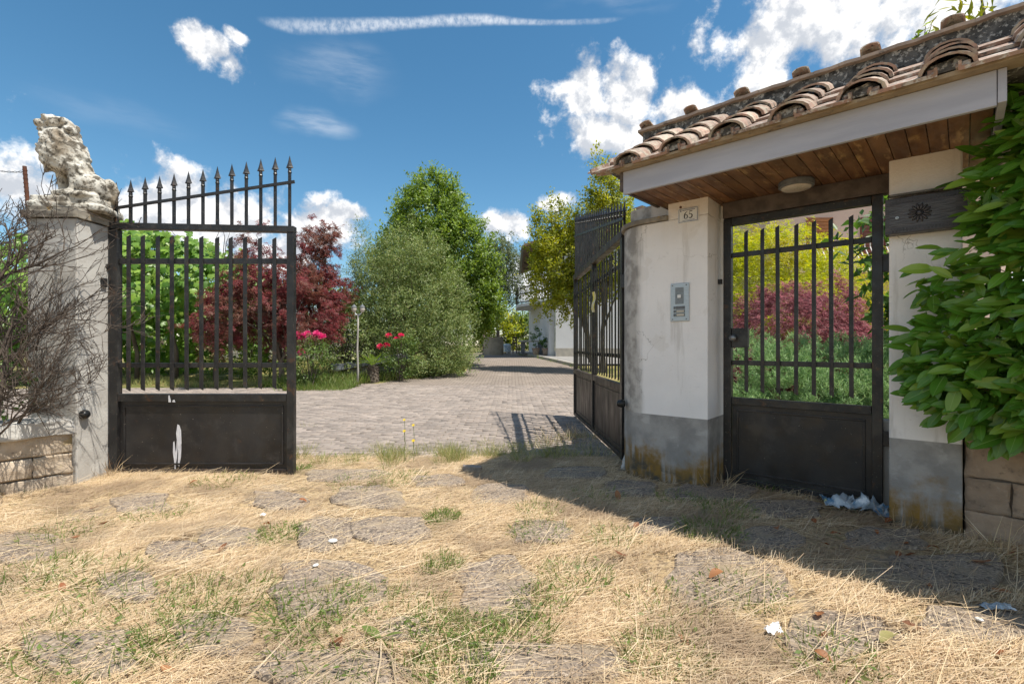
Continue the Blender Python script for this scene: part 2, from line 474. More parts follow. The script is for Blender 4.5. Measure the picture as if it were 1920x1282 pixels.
M['white_paint'] = pmat('white_paint_drip', (.74, .74, .76), (.60, .60, .64), 30, .6, spots=[((.10, .09, .09), 28, .56, .66, .85)], stretch=(3, 1, .6))
M['paper_yellow'] = pmat('faded_yellow_paper', (.55, .50, .28), (.62, .58, .42), 14, .7, spots=[((.70, .60, .08), 9, .52, .56, .9)])
M['tissue'] = pmat('white_tissue', (.84, .84, .85), (.78, .78, .80), 20, .8)
M['bag'] = pmat('blue_white_plastic', (.50, .56, .60), (.30, .38, .44), 9, .28, spots=[((.06, .17, .29), 7, .57, .61, .9), ((.42, .44, .22), 6, .60, .63, .8), ((.75, .78, .8), 12, .58, .62, .9)], spec=.6)
M['tarp'] = pmat('grey_weathered_sheet', (.20, .22, .25), (.14, .155, .18), 3, .6, spots=[((.10, .11, .12), 6, .55, .7, .7)])

M['straw'] = leafmat('dry_straw', [(.36, .255, .14), (.54, .41, .24), (.64, .51, .32), (.74, .62, .44), (.40, .27, .16), (.63, .48, .29)], .15, .6, .35, tint=((.27, .195, .13), 1.7, .46, .64, .75))
M['grass'] = leafmat('green_grass', [(.10, .17, .03), (.15, .23, .05), (.21, .27, .08), (.09, .15, .03), (.30, .28, .12)], .42, .5)
M['grass_dry'] = leafmat('yellowing_grass', [(.20, .25, .07), (.34, .32, .12), (.46, .39, .18), (.16, .22, .06), (.26, .29, .09)], .3, .6)
M['dead_leaf'] = leafmat('dead_leaf', [(.30, .11, .04), (.22, .085, .035), (.36, .17, .07), (.16, .07, .035)], .2, .6, obj=True)
M['laurel'] = leafmat('laurel_leaf', [(.05, .145, .014), (.085, .215, .022), (.14, .30, .03), (.065, .175, .018), (.24, .37, .05), (.07, .19, .02), (.10, .24, .025)], .25, .30, .5)
M['laurel_one'] = leafmat('laurel_leaf_single', [(.05, .145, .014), (.085, .215, .022), (.14, .30, .03), (.065, .175, .018), (.24, .37, .05), (.07, .19, .02), (.10, .24, .025)], .25, .30, .5, obj=True)
M['vine'] = leafmat('vine_leaf', [(.06, .15, .02), (.15, .28, .04), (.27, .40, .07), (.09, .20, .03), (.20, .33, .05)], .38, .4, .45)
M['vine_one'] = leafmat('vine_leaf_single', [(.06, .15, .02), (.15, .28, .04), (.27, .40, .07), (.09, .20, .03), (.20, .33, .05)], .38, .4, .45, obj=True)
M['red'] = leafmat('red_maple_leaf', [(.13, .030, .032), (.21, .05, .05), (.28, .075, .065), (.16, .04, .045), (.22, .09, .08)], .4, .5, tint=((.17, .10, .06), .9, .46, .62, .7))
M['purple'] = leafmat('purple_maple_leaf', [(.17, .060, .066), (.26, .095, .10), (.40, .19, .19), (.20, .075, .085)], .42, .5)
M['privet'] = leafmat('grey_green_leaf', [(.095, .145, .04), (.16, .225, .065), (.27, .34, .115), (.115, .165, .045), (.39, .40, .16)], .3, .45)
M['bay'] = leafmat('bright_green_leaf', [(.08, .145, .022), (.14, .22, .032), (.24, .34, .055), (.10, .17, .025)], .42, .42, .45)
M['yellow'] = leafmat('yellow_green_leaf', [(.24, .32, .03), (.38, .44, .035), (.54, .53, .05), (.28, .36, .035)], .42, .45, tint=((.36, .31, .03), .7, .52, .66, .75))
M['gold'] = leafmat('golden_green_leaf', [(.20, .25, .025), (.31, .34, .03), (.42, .41, .045), (.25, .29, .025)], .42, .45, tint=((.13, .17, .02), 1.4, .48, .62, .7))
M['birch'] = leafmat('birch_leaf', [(.085, .12, .05), (.12, .15, .07), (.16, .19, .09)], .42, .5)
M['far'] = leafmat('far_leaf', [(.06, .12, .025), (.10, .17, .035), (.15, .22, .05), (.19, .24, .05)], .42, .5)
M['juniper'] = leafmat('juniper_needle', [(.17, .31, .12), (.25, .41, .17), (.37, .52, .26), (.20, .35, .14)], .25, .5)
M['fig'] = leafmat('dark_broad_leaf', [(.04, .10, .02), (.07, .15, .025), (.10, .20, .035)], .42, .4)
M['cycad'] = leafmat('cycad_frond', [(.10, .18, .02), (.15, .24, .03), (.19, .28, .04)], .3, .35)
M['rose_leaf'] = leafmat('rose_leaf', [(.07, .13, .03), (.11, .18, .04), (.16, .21, .05)], .3, .45)
M['bloom'] = leafmat('pink_petal', [(.55, .04, .13), (.65, .07, .20), (.60, .10, .25)], .3, .5, obj=True)
M['bloom_red'] = leafmat('red_petal', [(.55, .015, .06), (.62, .03, .10)], .3, .5, obj=True)
M['yellow_flower'] = leafmat('yellow_petal', [(.70, .50, .03), (.75, .58, .05)], .3, .5, obj=True)

def plaster_mat():
    """white render on the gate columns: grey bare skirt at the foot, ochre lichen and dark rising damp as real stains"""
    m = bpy.data.materials.new('stained_white_render'); m.use_nodes = True
    n = NT(m.node_tree)
    o = n.add('ShaderNodeOutputMaterial'); p = n.add('ShaderNodeBsdfPrincipled')
    n.l.new(p.outputs[0], o.inputs[0])
    t = n.add('ShaderNodeTexCoord'); v = t.outputs['Object']
    sx = n.add('ShaderNodeSeparateXYZ'); n.l.new(v, sx.inputs[0]); z = sx.outputs[2]; x = sx.outputs[0]
    col = n.mix(n.step(n.noise(v, 3, 6), .35, .65), (.84, .825, .82), (.79, .775, .77))
    col = n.mix(n.step(n.noise(v, 22, 7, .65), .60, .74, 0, .35), col, (.56, .54, .52))
    st = n.add('ShaderNodeMapping'); st.inputs['Scale'].default_value = (5, 5, .5); n.l.new(v, st.inputs[0])
    streak = n.noise(st.outputs[0], 2.2, 6, .6)
    # dirty runs, fine cracks and a few patched places
    col = n.mix(n.math('MULTIPLY', n.step(streak, .56, .70), .38), col, (.40, .37, .33))
    vo = n.add('ShaderNodeTexVoronoi', feature='DISTANCE_TO_EDGE'); vo.inputs['Scale'].default_value = 1.7
    n.l.new(n.vmath('ADD', v, n.vmath('MULTIPLY', n.vmath('SUBTRACT', n.noise(v, 4, 5, .6, out=1), (.5, .5, .5)), (.5, .5, .5))), vo.inputs['Vector'])
    crack = n.math('MULTIPLY', n.step(vo.outputs['Distance'], .002, .008, 1, 0), n.step(n.noise(v, 1.3, 2), .50, .58))
    col = n.mix(n.math('MULTIPLY', crack, .7), col, (.25, .23, .21))
    col = n.mix(n.step(n.noise(v, 1.6, 5, .6, .4), .60, .63, 0, .35), col, (.66, .63, .59))
    # browner tone towards the top, dirty weather side on the rounded end
    col = n.mix(n.math('MULTIPLY', n.step(n.math('ADD', z, n.math('MULTIPLY', streak, .25)), 2.05, 2.5), .45), col, (.55, .43, .30))
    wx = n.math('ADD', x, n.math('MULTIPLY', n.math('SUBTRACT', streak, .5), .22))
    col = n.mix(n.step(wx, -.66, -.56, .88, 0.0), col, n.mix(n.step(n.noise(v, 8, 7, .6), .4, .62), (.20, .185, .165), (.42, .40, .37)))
    # skirt
    skirt = n.step(z, .553, .557, 1, 0)
    sk = n.mix(n.step(n.noise(v, 6, 7, .6), .35, .65), (.36, .35, .335), (.25, .245, .235))
    sk = n.mix(n.step(n.noise(v, 9, 4), .58, .72, 0, .6), sk, (.47, .46, .45))
    fz = n.math('ADD', z, n.math('MULTIPLY', n.math('SUBTRACT', n.noise(v, 5, 7, .65), .5), .75))
    och = n.math('MULTIPLY', n.step(fz, .10, .32, 1, 0), n.step(streak, .33, .50))
    sk = n.mix(och, sk, n.mix(n.noise(v, 14, 4), (.30, .17, .035), (.17, .11, .04)))
    dk = n.math('MULTIPLY', n.step(fz, -.02, .18, 1, 0), n.step(n.noise(v, 11, 6, .6), .38, .58))
    sk = n.mix(dk, sk, (.085, .078, .06))
    col = n.mix(skirt, col, sk)
    n.l.new(col, p.inputs['Base Color'])
    p.inputs['Roughness'].default_value = .9
    p.inputs['Specular IOR Level'].default_value = .2
    b = n.add('ShaderNodeBump'); b.inputs['Strength'].default_value = 1; b.inputs['Distance'].default_value = .003
    n.l.new(n.math('ADD', n.noise(v, 70, 6, .6), n.noise(v, 6, 3)), b.inputs['Height']); n.l.new(b.outputs[0], p.inputs['Normal'])
    return m
M['plaster'] = plaster_mat()

def ground_mat():
    m = bpy.data.materials.new('forecourt_soil_and_lawn'); m.use_nodes = True
    n = NT(m.node_tree)
    o = n.add('ShaderNodeOutputMaterial'); p = n.add('ShaderNodeBsdfPrincipled')
    n.l.new(p.outputs[0], o.inputs[0])
    v = n.add('ShaderNodeNewGeometry').outputs['Position']
    sx = n.add('ShaderNodeSeparateXYZ'); n.l.new(v, sx.inputs[0]); y = sx.outputs[1]; x = sx.outputs[0]
    straw = n.mix(n.step(n.noise(v, 26, 8, .7), .38, .62), (.23, .165, .10), (.50, .37, .21))
    straw = n.mix(n.step(n.noise(v, 2.2, 5), .52, .68, 0, .75), straw, (.24, .20, .165))
    straw = n.mix(n.step(n.noise(v, 3.3, 6), .60, .70, 0, .5), straw, (.13, .14, .045))
    lawn = n.mix(n.step(n.noise(v, 1.1, 6), .40, .62), (.11, .13, .035), (.34, .28, .12))
    lawn = n.mix(n.step(n.noise(v, 14, 6), .45, .65, 0, .6), lawn, (.16, .125, .07))
    ys = n.math('ADD', y, n.math('MULTIPLY', n.noise(v, 1.5, 3), 1.5))
    c = n.mix(n.step(ys, 6.0, 8.0), straw, lawn)
    n.l.new(c, p.inputs['Base Color']); p.inputs['Roughness'].default_value = .95; p.inputs['Specular IOR Level'].default_value = .15
    b = n.add('ShaderNodeBump'); b.inputs['Strength'].default_value = 1; b.inputs['Distance'].default_value = .012
    n.l.new(n.noise(v, 45, 7, .65), b.inputs['Height']); n.l.new(b.outputs[0], p.inputs['Normal'])
    return m
M['ground'] = ground_mat()

def drive_mat():
    """bedding of the paved drive; far off, where the single pavers are too small to pick apart, the courses are drawn by the material"""
    m = bpy.data.materials.new('paved_drive'); m.use_nodes = True
    n = NT(m.node_tree)
    o = n.add('ShaderNodeOutputMaterial'); p = n.add('ShaderNodeBsdfPrincipled')
    n.l.new(p.outputs[0], o.inputs[0])
    v = n.add('ShaderNodeNewGeometry').outputs['Position']
    br = n.add('ShaderNodeTexBrick'); n.l.new(v, br.inputs['Vector'])
    br.inputs['Scale'].default_value = 1.0; br.inputs['Brick Width'].default_value = .21; br.inputs['Row Height'].default_value = .11
    br.inputs['Mortar Size'].default_value = .012
    br.inputs['Color1'].default_value = (.31, .26, .225, 1); br.inputs['Color2'].default_value = (.24, .205, .18, 1); br.inputs['Mortar'].default_value = (.12, .095, .07, 1)
    sx = n.add('ShaderNodeSeparateXYZ'); n.l.new(v, sx.inputs[0]); y = sx.outputs[1]
    c = n.mix(n.step(n.noise(v, .9, 5), .55, .72, 0, .5), br.outputs[0], (.38, .32, .27))
    c = n.mix(n.step(y, 13.4, 13.8), n.mix(n.noise(v, 14, 5), (.10, .08, .06), (.22, .18, .13)), c)
    n.l.new(c, p.inputs['Base Color']); p.inputs['Roughness'].default_value = .93; p.inputs['Specular IOR Level'].default_value = .15
    return m
M['drive'] = drive_mat()
# ------------------------------------------------------------------ terrain
def rough_box(x0, x1, y0, y1, z0, z1, nx, ny, nz, amp, sc, seed):
    bm = bmesh.new()
    bmesh.ops.create_cube(bm, size=1)
    bmesh.ops.subdivide_edges(bm, edges=bm.edges[:], cuts=max(nx, ny, nz), use_grid_fill=True)
    for v in bm.verts:
        v.co = Vector((x0 + (v.co.x + .5) * (x1 - x0), y0 + (v.co.y + .5) * (y1 - y0), z0 + (v.co.z + .5) * (z1 - z0)))
    bm.normal_update()
    P = np.array([v.co for v in bm.verts]); N = np.array([v.normal for v in bm.verts])
    d = (vn3(P * sc + seed) - .5) * amp + (vn3(P * sc * 3 + seed) - .5) * amp * .5
    P = P + N * d[:, None]
    for v, p in zip(bm.verts, P): v.co = p
    for f in bm.faces: f.smooth = True
    me = bpy.data.meshes.new('rough'); bm.to_mesh(me); bm.free()
    return me

def base(y):
    t = np.clip((np.asarray(y, dtype=float) - 12) / 20, 0, 1)
    return 0.6 * t * t * (3 - 2 * t)

DRIVE = [(-3.52, 5.05), (1.15, 5.0), (1.35, 8.2), (2.75, 10.5), (2.75, 21.0), (-.35, 34.0), (-.6, 38.0), (-2.7, 38.0), (-2.9, 30.0), (-1.9, 21.0), (-1.75, 18.6), (-4.2, 14.5), (-6.2, 13.2), (-13, 12.9), (-13, 6.2), (-5.0, 5.3)]
def sd_poly(x, y, poly):
    x = np.asarray(x, float); y = np.asarray(y, float)
    d = np.full(x.shape, 1e9); ins = np.zeros(x.shape, bool)
    n = len(poly)
    for i in range(n):
        ax, ay = poly[i]; bx, by = poly[(i + 1) % n]
        ex, ey = bx - ax, by - ay
        t = np.clip(((x - ax) * ex + (y - ay) * ey) / (ex * ex + ey * ey), 0, 1)
        d = np.minimum(d, np.hypot(x - ax - t * ex, y - ay - t * ey))
        c = ((ay > y) != (by > y))
        with np.errstate(divide='ignore', invalid='ignore'):
            xi = ax + (y - ay) * ex / (ey if abs(ey) > 1e-9 else 1e-9)
        ins ^= c & (x < xi)
    return np.where(ins, -d, d)

def gz(x, y):
    x = np.asarray(x, float); y = np.asarray(y, float)
    z = base(y)
    near = np.clip((7 - y) / 2, 0, 1)
    z = z + near * ((fb2d(x, y, 1.3, 3, 3) - .45) * .05 + (fb2d(x, y, 9, 5, 2) - .37) * .012)
    d = sd_poly(x, y, DRIVE)
    ins = np.clip((.12 - d) / .3, 0, 1)
    return z - ins * .085 * np.clip((y - 4.9) / .4, 0, 1)

def axis(lo, hi, fine_lo, fine_hi, st, grow=1.18):
    a = list(np.arange(fine_lo, fine_hi + st / 2, st))
    s = st; v = fine_hi
    while v < hi: s = min(s * grow, 60); v += s; a.append(min(v, hi))
    s = st; v = fine_lo; b = []
    while v > lo: s = min(s * grow, 60); v -= s; b.append(max(v, lo))
    return np.array(b[::-1] + a)
gx = axis(-600, 600, -5.5, 5.0, .05)
gy = axis(-300, 900, .8, 6.5, .05)
XX, YY = np.meshgrid(gx, gy)
ZZ = gz(XX, YY)
nx, ny = len(gx), len(gy)
V = np.stack([XX, YY, ZZ], -1).reshape(-1, 3)
ii = (np.arange(ny - 1)[:, None] * nx + np.arange(nx - 1)[None, :]).ravel()
Fq = np.stack([ii, ii + 1, ii + 1 + nx, ii + nx], -1)
ground = link('ground', npmesh('ground', V, Fq, M['ground'], smooth=True), kind='structure')

# drive: bedding sheet plus pavers
dm = bmesh.new()
gxs = np.arange(-13, 3.01, .5); gys = np.arange(5, 38.5, .5)
dm.free()
vs = []; fs = []; idx = {}
for j in range(len(gys) - 1):
    for i in range(len(gxs) - 1):
        cx, cy = gxs[i] + .25, gys[j] + .25
        if sd_poly(np.array([cx]), np.array([cy]), DRIVE)[0] > .05: continue
        q = []
        for (a, b) in ((i, j), (i + 1, j), (i + 1, j + 1), (i, j + 1)):
            if (a, b) not in idx:
                idx[(a, b)] = len(vs); vs.append((gxs[a], gys[b], float(base(gys[b])) - .028))
            q.append(idx[(a, b)])
        fs.append(q)
driveway = link('driveway', npmesh('driveway', np.array(vs), np.array(fs), M['drive'], smooth=True), kind='structure')

PW, PH = .20, .10
pv = MB().box(-PW / 2 + .004, PW / 2 - .004, -PH / 2 + .004, PH / 2 - .004, -.03, 0)
# chamfered top
pme = bpy.data.meshes.new('paver')
def paver_vf(w, h):
    c = .007
    a, b = w / 2 - .003, h / 2 - .003
    v = [(-a, -b, -.04), (a, -b, -.04), (a, b, -.04), (-a, b, -.04), (-a, -b, -c), (a, -b, -c), (a, b, -c), (-a, b, -c), (-a + c, -b + c, 0), (a - c, -b + c, 0), (a - c, b - c, 0), (-a + c, b - c, 0)]
    f = [(8, 9, 10, 11)] + [(i, (i + 1) % 4, 4 + (i + 1) % 4, 4 + i) for i in range(4)] + [(4 + i, 4 + (i + 1) % 4, 8 + (i + 1) % 4, 8 + i) for i in range(4)]
    return np.array(v), np.array(f)
pV, pF = paver_vf(PW, PH)
pme = npmesh('paver', pV, pF, M['paver'])
PX = []; 
rows = np.arange(5.02, 13.9, PH)
for r, y in enumerate(rows):
    off = (r % 2) * PW / 2
    xs = np.arange(-12.9, 2.8, PW) + off
    for x in xs: PX.append((x, y))
PX = np.array(PX)
sd = sd_poly(PX[:, 0], PX[:, 1], DRIVE)
keep = (sd < -.06) & (np.abs(PX[:, 0]) < 1.1 * PX[:, 1] + .5)
PX = PX[keep]
hz = base(PX[:, 1]) + (fb2d(PX[:, 0], PX[:, 1], .7, 9, 3) - .45) * .05 + RNG.normal(0, .0035, len(PX)) - .006
hz -= np.clip((5.5 - PX[:, 1]) / .5, 0, 1) * .02
tilt = RNG.normal(0, .02, (len(PX), 2)); rz = RNG.normal(0, .03, len(PX))
jit = RNG.normal(0, .004, (len(PX), 2))
# the 300 that show largest stand in the clear opening between the leaves
clear = (PX[:, 0] > -2.45) & (PX[:, 0] < 1.0) & (PX[:, 1] > 5.35)
order = np.argsort(np.where(clear, PX[:, 1], 99))
single = order[:300]
for i in single:
    link('paver', pme, driveway, (PX[i, 0] + jit[i, 0], PX[i, 1] + jit[i, 1], hz[i]), (tilt[i, 0], tilt[i, 1], rz[i]))
rest = order[300:]
PR = []
for i in rest:
    Mx = Matrix.Translation((PX[i, 0] + jit[i, 0], PX[i, 1] + jit[i, 1], hz[i])) @ Matrix.Rotation(rz[i], 4, 'Z') @ Matrix.Rotation(tilt[i, 0], 4, 'X') @ Matrix.Rotation(tilt[i, 1], 4, 'Y')
    A = np.array(Mx)
    PR.append(pV @ A[:3, :3].T + A[:3, 3])
Vv = np.concatenate(PR); nf = len(pF); nv = len(pV)
Ff = (np.tile(pF, (len(rest), 1, 1)) + (np.arange(len(rest)) * nv)[:, None, None]).reshape(-1, 4)
link('paver_field', npmesh('paver_field', Vv, Ff, M['paver_many']), driveway, kind='stuff')

# kerb along the right of the drive and the paved apron by the house
kb = thing('kerb', 'low pale stone kerb along the right side of the drive', 'kerb', (2.75, 21, float(base(21))))
p0 = Vector((2.75, 21.0)); p1 = Vector((-.35, 34.0))
for i in range(14):
    a = p0.lerp(p1, i / 14); b = p0.lerp(p1, (i + .97) / 14)
    MB().beam((a.x - 2.75, a.y - 21, float(base(a.y)) + .0 - float(base(21))), (b.x - 2.75, b.y - 21, float(base(b.y)) - float(base(21))), .16, .2).obj('kerb_stone', M['kerb'], kb)
apv = []; 
ay = np.arange(21, 38.1, 1.0)
for y in ay:
    xl = 2.85 + (y - 21) * (-3.1 / 13)
    z = float(base(y)) + .08
    apv += [(xl, y, z), (12, y, z)]
apf = [(2 * i, 2 * i + 1, 2 * i + 3, 2 * i + 2) for i in range(len(ay) - 1)]
link('house_pavement', npmesh('house_pavement', np.array(apv), np.array(apf), M['apron']), kind='structure')

# ------------------------------------------------------------------ forecourt paving stones
SLABS = [(690, 935, 70, 24), (610, 1000, 60, 34), (735, 997, 74, 30), (615, 1108, 108, 58), (932, 1105, 82, 66), (1020, 1253, 190, 46), (1365, 1090, 125, 62),
         (935, 927, 66, 22), (1015, 998, 60, 24), (1080, 887, 66, 13), (1235, 987, 58, 20), (1330, 925, 90, 18), (1470, 955, 80, 18), (240, 1105, 62, 32), (40, 1030, 75, 34),
         (525, 941, 56, 18), (265, 945, 60, 20), (650, 893, 84, 12), (1760, 1080, 120, 46), (1840, 1175, 120, 40), (620, 1262, 150, 40), (1440, 1010, 70, 24),
         (1660, 1010, 80, 22), (400, 1190, 90, 44), (150, 1230, 110, 50), (820, 905, 50, 12), (760, 1185, 60, 26), (430, 1010, 60, 24), (1180, 915, 56, 16), (1560, 1200, 100, 50), (330, 1040, 60, 24)]
slab_xy = []
for si, (px, py, hw, hh) in enumerate(SLABS):
    pts = []
    rr = random.Random(si * 7 + 3)
    n = 16
    for j in range(n):
        a = 2 * PI * j / n
        ca, sa = math.cos(a), math.sin(a)
        e = 2.6 + 1.8 * rr.random()
        q = (abs(ca) ** e + abs(sa) ** e) ** (-1 / e)
        k_ = q * rr.uniform(.74, 1.08)
        X, Y = G(px + hw * k_ * ca, min(1500, py - hh * k_ * sa))
        pts.append((X, Y))
    cx = sum(p[0] for p in pts) / n; cy = sum(p[1] for p in pts) / n
    z = float(gz(np.array([cx]), np.array([cy]))[0]) + .018
    tx, ty = rr.uniform(-.012, .012), rr.uniform(-.012, .012)
    b = MB()
    inner = [((p[0] - cx) * .95, (p[1] - cy) * .95) for p in pts]
    outer = [(p[0] - cx, p[1] - cy) for p in pts]
    vs = [(a, c, .0) for a, c in inner] + [(a, c, -.012) for a, c in outer] + [(a, c, -.07) for a, c in outer]
    b.add(vs, [tuple(range(n))] + [(n + i, n + (i + 1) % n, (i + 1) % n, i) for i in range(n)] + [(2 * n + i, 2 * n + (i + 1) % n, n + (i + 1) % n, n + i) for i in range(n)])
    b.obj('paving_stone', M['slab'], ground, loc=(cx, cy, z), rot=(tx, ty, 0))
    slab_xy.append((cx, cy, max(abs(p[0] - cx) for p in pts), max(abs(p[1] - cy) for p in pts)))

# ------------------------------------------------------------------ entrance wall on the right: its own frame (x along the wall, y inward)
G1 = Vector((1.786, 4.07, 0)); ANG = math.atan2(-.65, .76)
RW = Matrix.Translation(G1) @ Matrix.Rotation(ANG, 4, 'Z')
def rw(x, y, z=0): return RW @ Vector((x, y, z))

# left entrance column with its rounded wing
lc = thing('entrance_column', 'white rendered entrance column with rounded side, carrying the house number', 'column', G1, ANG)
arc = [(-.035, -.30), (-.60, -.30)]
for i in range(1, 9):
    a = PI / 2 * i / 8
    arc.append((-.60 - .30 * math.sin(a), -.30 + .36 * (1 - math.cos(a))))
arc += [(-.90, .30), (-.035, .30)]
wing = [p for p in arc]
b = MB().prism(wing[::-1], -.1, 2.20)
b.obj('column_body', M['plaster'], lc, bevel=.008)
MB().prism([(-.035, -.30), (-.035, .30), (-.36, .30), (-.36, -.30)], 2.2004, 2.34).obj('column_head', M['plaster'], lc)
cp = [(-.362, -.325), (-.362, .32), (-.93, .32)]
for i in range(8, -1, -1):
    a = PI / 2 * i / 8
    cp.append((-.60 - .33 * math.sin(a), -.325 + .385 * (1 - math.cos(a))))
MB().prism(cp, 2.203, 2.245).obj('coping', M['cap'], lc, bevel=.008)
MB().prism([(-.364, -.10), (-.364, .25), (-.85, .25), (-.85, -.02), (-.6, -.10)], 2.248, 2.42).obj('upper_block', M['plaster'], lc, bevel=.01)
MB().lathe([(.0, 0), (.035, 0), (.037, .02), (.030, .055), (.012, .07), (0, .072)], 14).obj('photocell', M['black'], lc, smooth=True, loc=(-.80, -.245, .62), rot=(PI / 2, 0, R(-38)))
MB().box(-.95, -.885, -.03, .02, 1.70, 1.83).obj('hinge_bracket', M['iron'], lc, bevel=.004)
MB().box(-.034, -.005, -.06, -.03, 1.66, 1.70).obj('hinge_bracket', M['iron'], lc)

rc = thing('letterbox_column', 'white rendered column with grey stained foot beside the laurel, carrying the letterbox', 'column', rw(1.108, 0), ANG)
MB().box(0, .348, -.30, .18, -.1, 2.34).obj('column_body', M['plaster'], rc, bevel=.008)
MB().box(-.055, -.002, .03, .16, -.05, .62).obj('concrete_fillet', M['concrete'], rc, bevel=.006)

# tuff block wall right of it, mostly under the laurel
bw = thing('block_wall', 'low tuff block wall under the laurel hedge', 'wall', rw(1.456, 0), ANG)
MB().box(.012, 3.2, -.255, .05, -.15, .80).obj('mortar_bed', M['mortar'], bw)
rr = random.Random(4)
z = -.03
for c in range(4):
    h = .195
    x = .008 + (0 if c % 2 else -.0)
    first = True
    while x < 3.15:
        L = .40 if not (first and c % 2) else .2
        first = False
        ff = rr.uniform(-.006, .006)
        bme = rough_box(x + .004, min(3.2, x + L - .004), -.285 + ff, -.24, z + .003, z + h - .004, 9, 9, 9, .022, 11, rr.random() * 50); bme.materials.append(M['block']); link('block', bme, bw)
        x += L
    z += h

# the low wall left of the drive gate
LP0 = Vector((-3.62, 3.985, 0)); LANG = math.atan2(-.8, -.6)      # runs towards the camera, flaring left
lw = thing('low_wall', 'low tuff block wall with rough concrete coping under the bare hedge', 'wall', LP0, LANG)
# local x along the wall (towards the camera), local y = left normal of that direction -> faces right/front
MB().box(0, 2.6, -.28, -.012, -.12, .42).obj('mortar_bed', M['mortar'], lw)
rr = random.Random(9)
z = -.06
for c in range(3):
    x = .0; first = True
    h = .165
    while x < 2.5:
        L = .42 if not (first and c % 2) else .24
        first = False
        ff = rr.uniform(-.012, .012)
        bme = rough_box(x + .004, x + L - .004, -.05, .012 + ff, z + .003, z + h - .003, 9, 9, 9, .026, 11, rr.random() * 50); bme.materials.append(M['block_pale']); link('block', bme, lw)
        x += L
    z += h
for i in range(3):
    me = rough_box(.0 + i * .85, .0 + i * .85 + .84, -.30, .05, .428, .545, 14, 14, 14, .03, 9, i * 5 + 1)
    me.materials.append(M['cap' if i else 'concrete'])
    link('coping_stone', me, lw)

# left gate pillar
gp = thing('gate_pillar', 'square weathered concrete gate pillar under the lion statue', 'pillar', (-3.81, 4.21, 0))
MB().box(-.20, .21, -.21, .21, -.12, 2.20).obj('shaft', M['concrete'], gp, bevel=.01)
me = rough_box(-.228, .232, -.235, .23, 2.203, 2.258, 12, 12, 12, .018, 10, 8); me.materials.append(M['cap']); link('cap', me, gp)
me = rough_box(-.215, .215, -.22, .21, 2.254, 2.30, 12, 12, 12, .02, 10, 3); me.materials.append(M['cap']); link('cap', me, gp)
MB().lathe([(.0, 0), (.036, 0), (.040, .015), (.036, .05), (.016, .068), (0, .07)], 14).obj('photocell', M['black'], gp, smooth=True, loc=(.21, -.13, .57), rot=(0, PI / 2, R(-60)))
MB().box(.19, .23, .02, .075, 1.66, 1.74).obj('hinge_bracket', M['iron'], gp, bevel=.004)

# ------------------------------------------------------------------ iron gates
IR = M['iron']
def bar(parent, x, z0, z1, w=.028, t=.012, name='bar', cut=True, mat=None):
    c = w * .55 if cut else 0
    b = MB().add([(x - w / 2, -t / 2, z0 + c), (x + w / 2, -t / 2, z0), (x + w / 2, t / 2, z0), (x - w / 2, t / 2, z0 + c),
                  (x - w / 2, -t / 2, z1 - c), (x + w / 2, -t / 2, z1), (x + w / 2, t / 2, z1), (x - w / 2, t / 2, z1 - c)],
                 [(0, 3, 2, 1), (4, 5, 6, 7), (0, 1, 5, 4), (1, 2, 6, 5), (2, 3, 7, 6), (3, 0, 4, 7)])
    o = b.obj(name, mat or IR, parent, bevel=.002)
    o.rotation_euler = (random.gauss(0, .003), random.gauss(0, .0022), 0)
    return o
def spear(parent, x, z0, ztip, mat=None, s=1.0):
    zh = ztip - .115 * s
    sp = MB().box(-.011, .011, -.011, .011, 0, zh - z0).obj('spear', mat or IR, parent, bevel=.002, loc=(x, 0, z0))
    b = MB()
    # socket, flared four-sided skirt, long point
    b.lathe([(.014, -.045), (.018, -.035), (.013, -.025), (.015, -.012), (.012, 0)], 10)
    prof = [(.006, -.004), (.034 * s, .006 * s), (.028 * s, .018 * s), (.017 * s, .05 * s), (.007 * s, .09 * s), (.001, .115 * s)]
    vs = []
    for r, z in prof:
        for j in range(4):
            a = PI / 2 * j
            vs.append((r * math.cos(a), r * .6 * math.sin(a), z))
    fs = []
    for i in range(len(prof) - 1):
        for j in range(4):
            fs.append((i * 4 + j, i * 4 + (j + 1) % 4, (i + 1) * 4 + (j + 1) % 4, (i + 1) * 4 + j))
    b.add(vs, fs + [(3, 2, 1, 0)])
    b.obj('spear_head', mat or IR, sp, loc=(0, 0, zh - z0))
def panel(parent, x0, x1, z0, z1, mat, moulding=.025):
    MB().box(x0, x1, -.003, .003, z0, z1).obj('panel', mat, parent)
    i = .035
    for (a, b_, c, d) in ((x0 + i, x1 - i, z0 + i, z0 + i + .016), (x0 + i, x1 - i, z1 - i - .016, z1 - i), (x0 + i, x0 + i + .016, z0 + i + .018, z1 - i - .018), (x1 - i - .016, x1 - i, z0 + i + .018, z1 - i - .018)):
        MB().box(a, b_, -.011, .011, c, d).obj('moulding', mat, parent, bevel=.003)

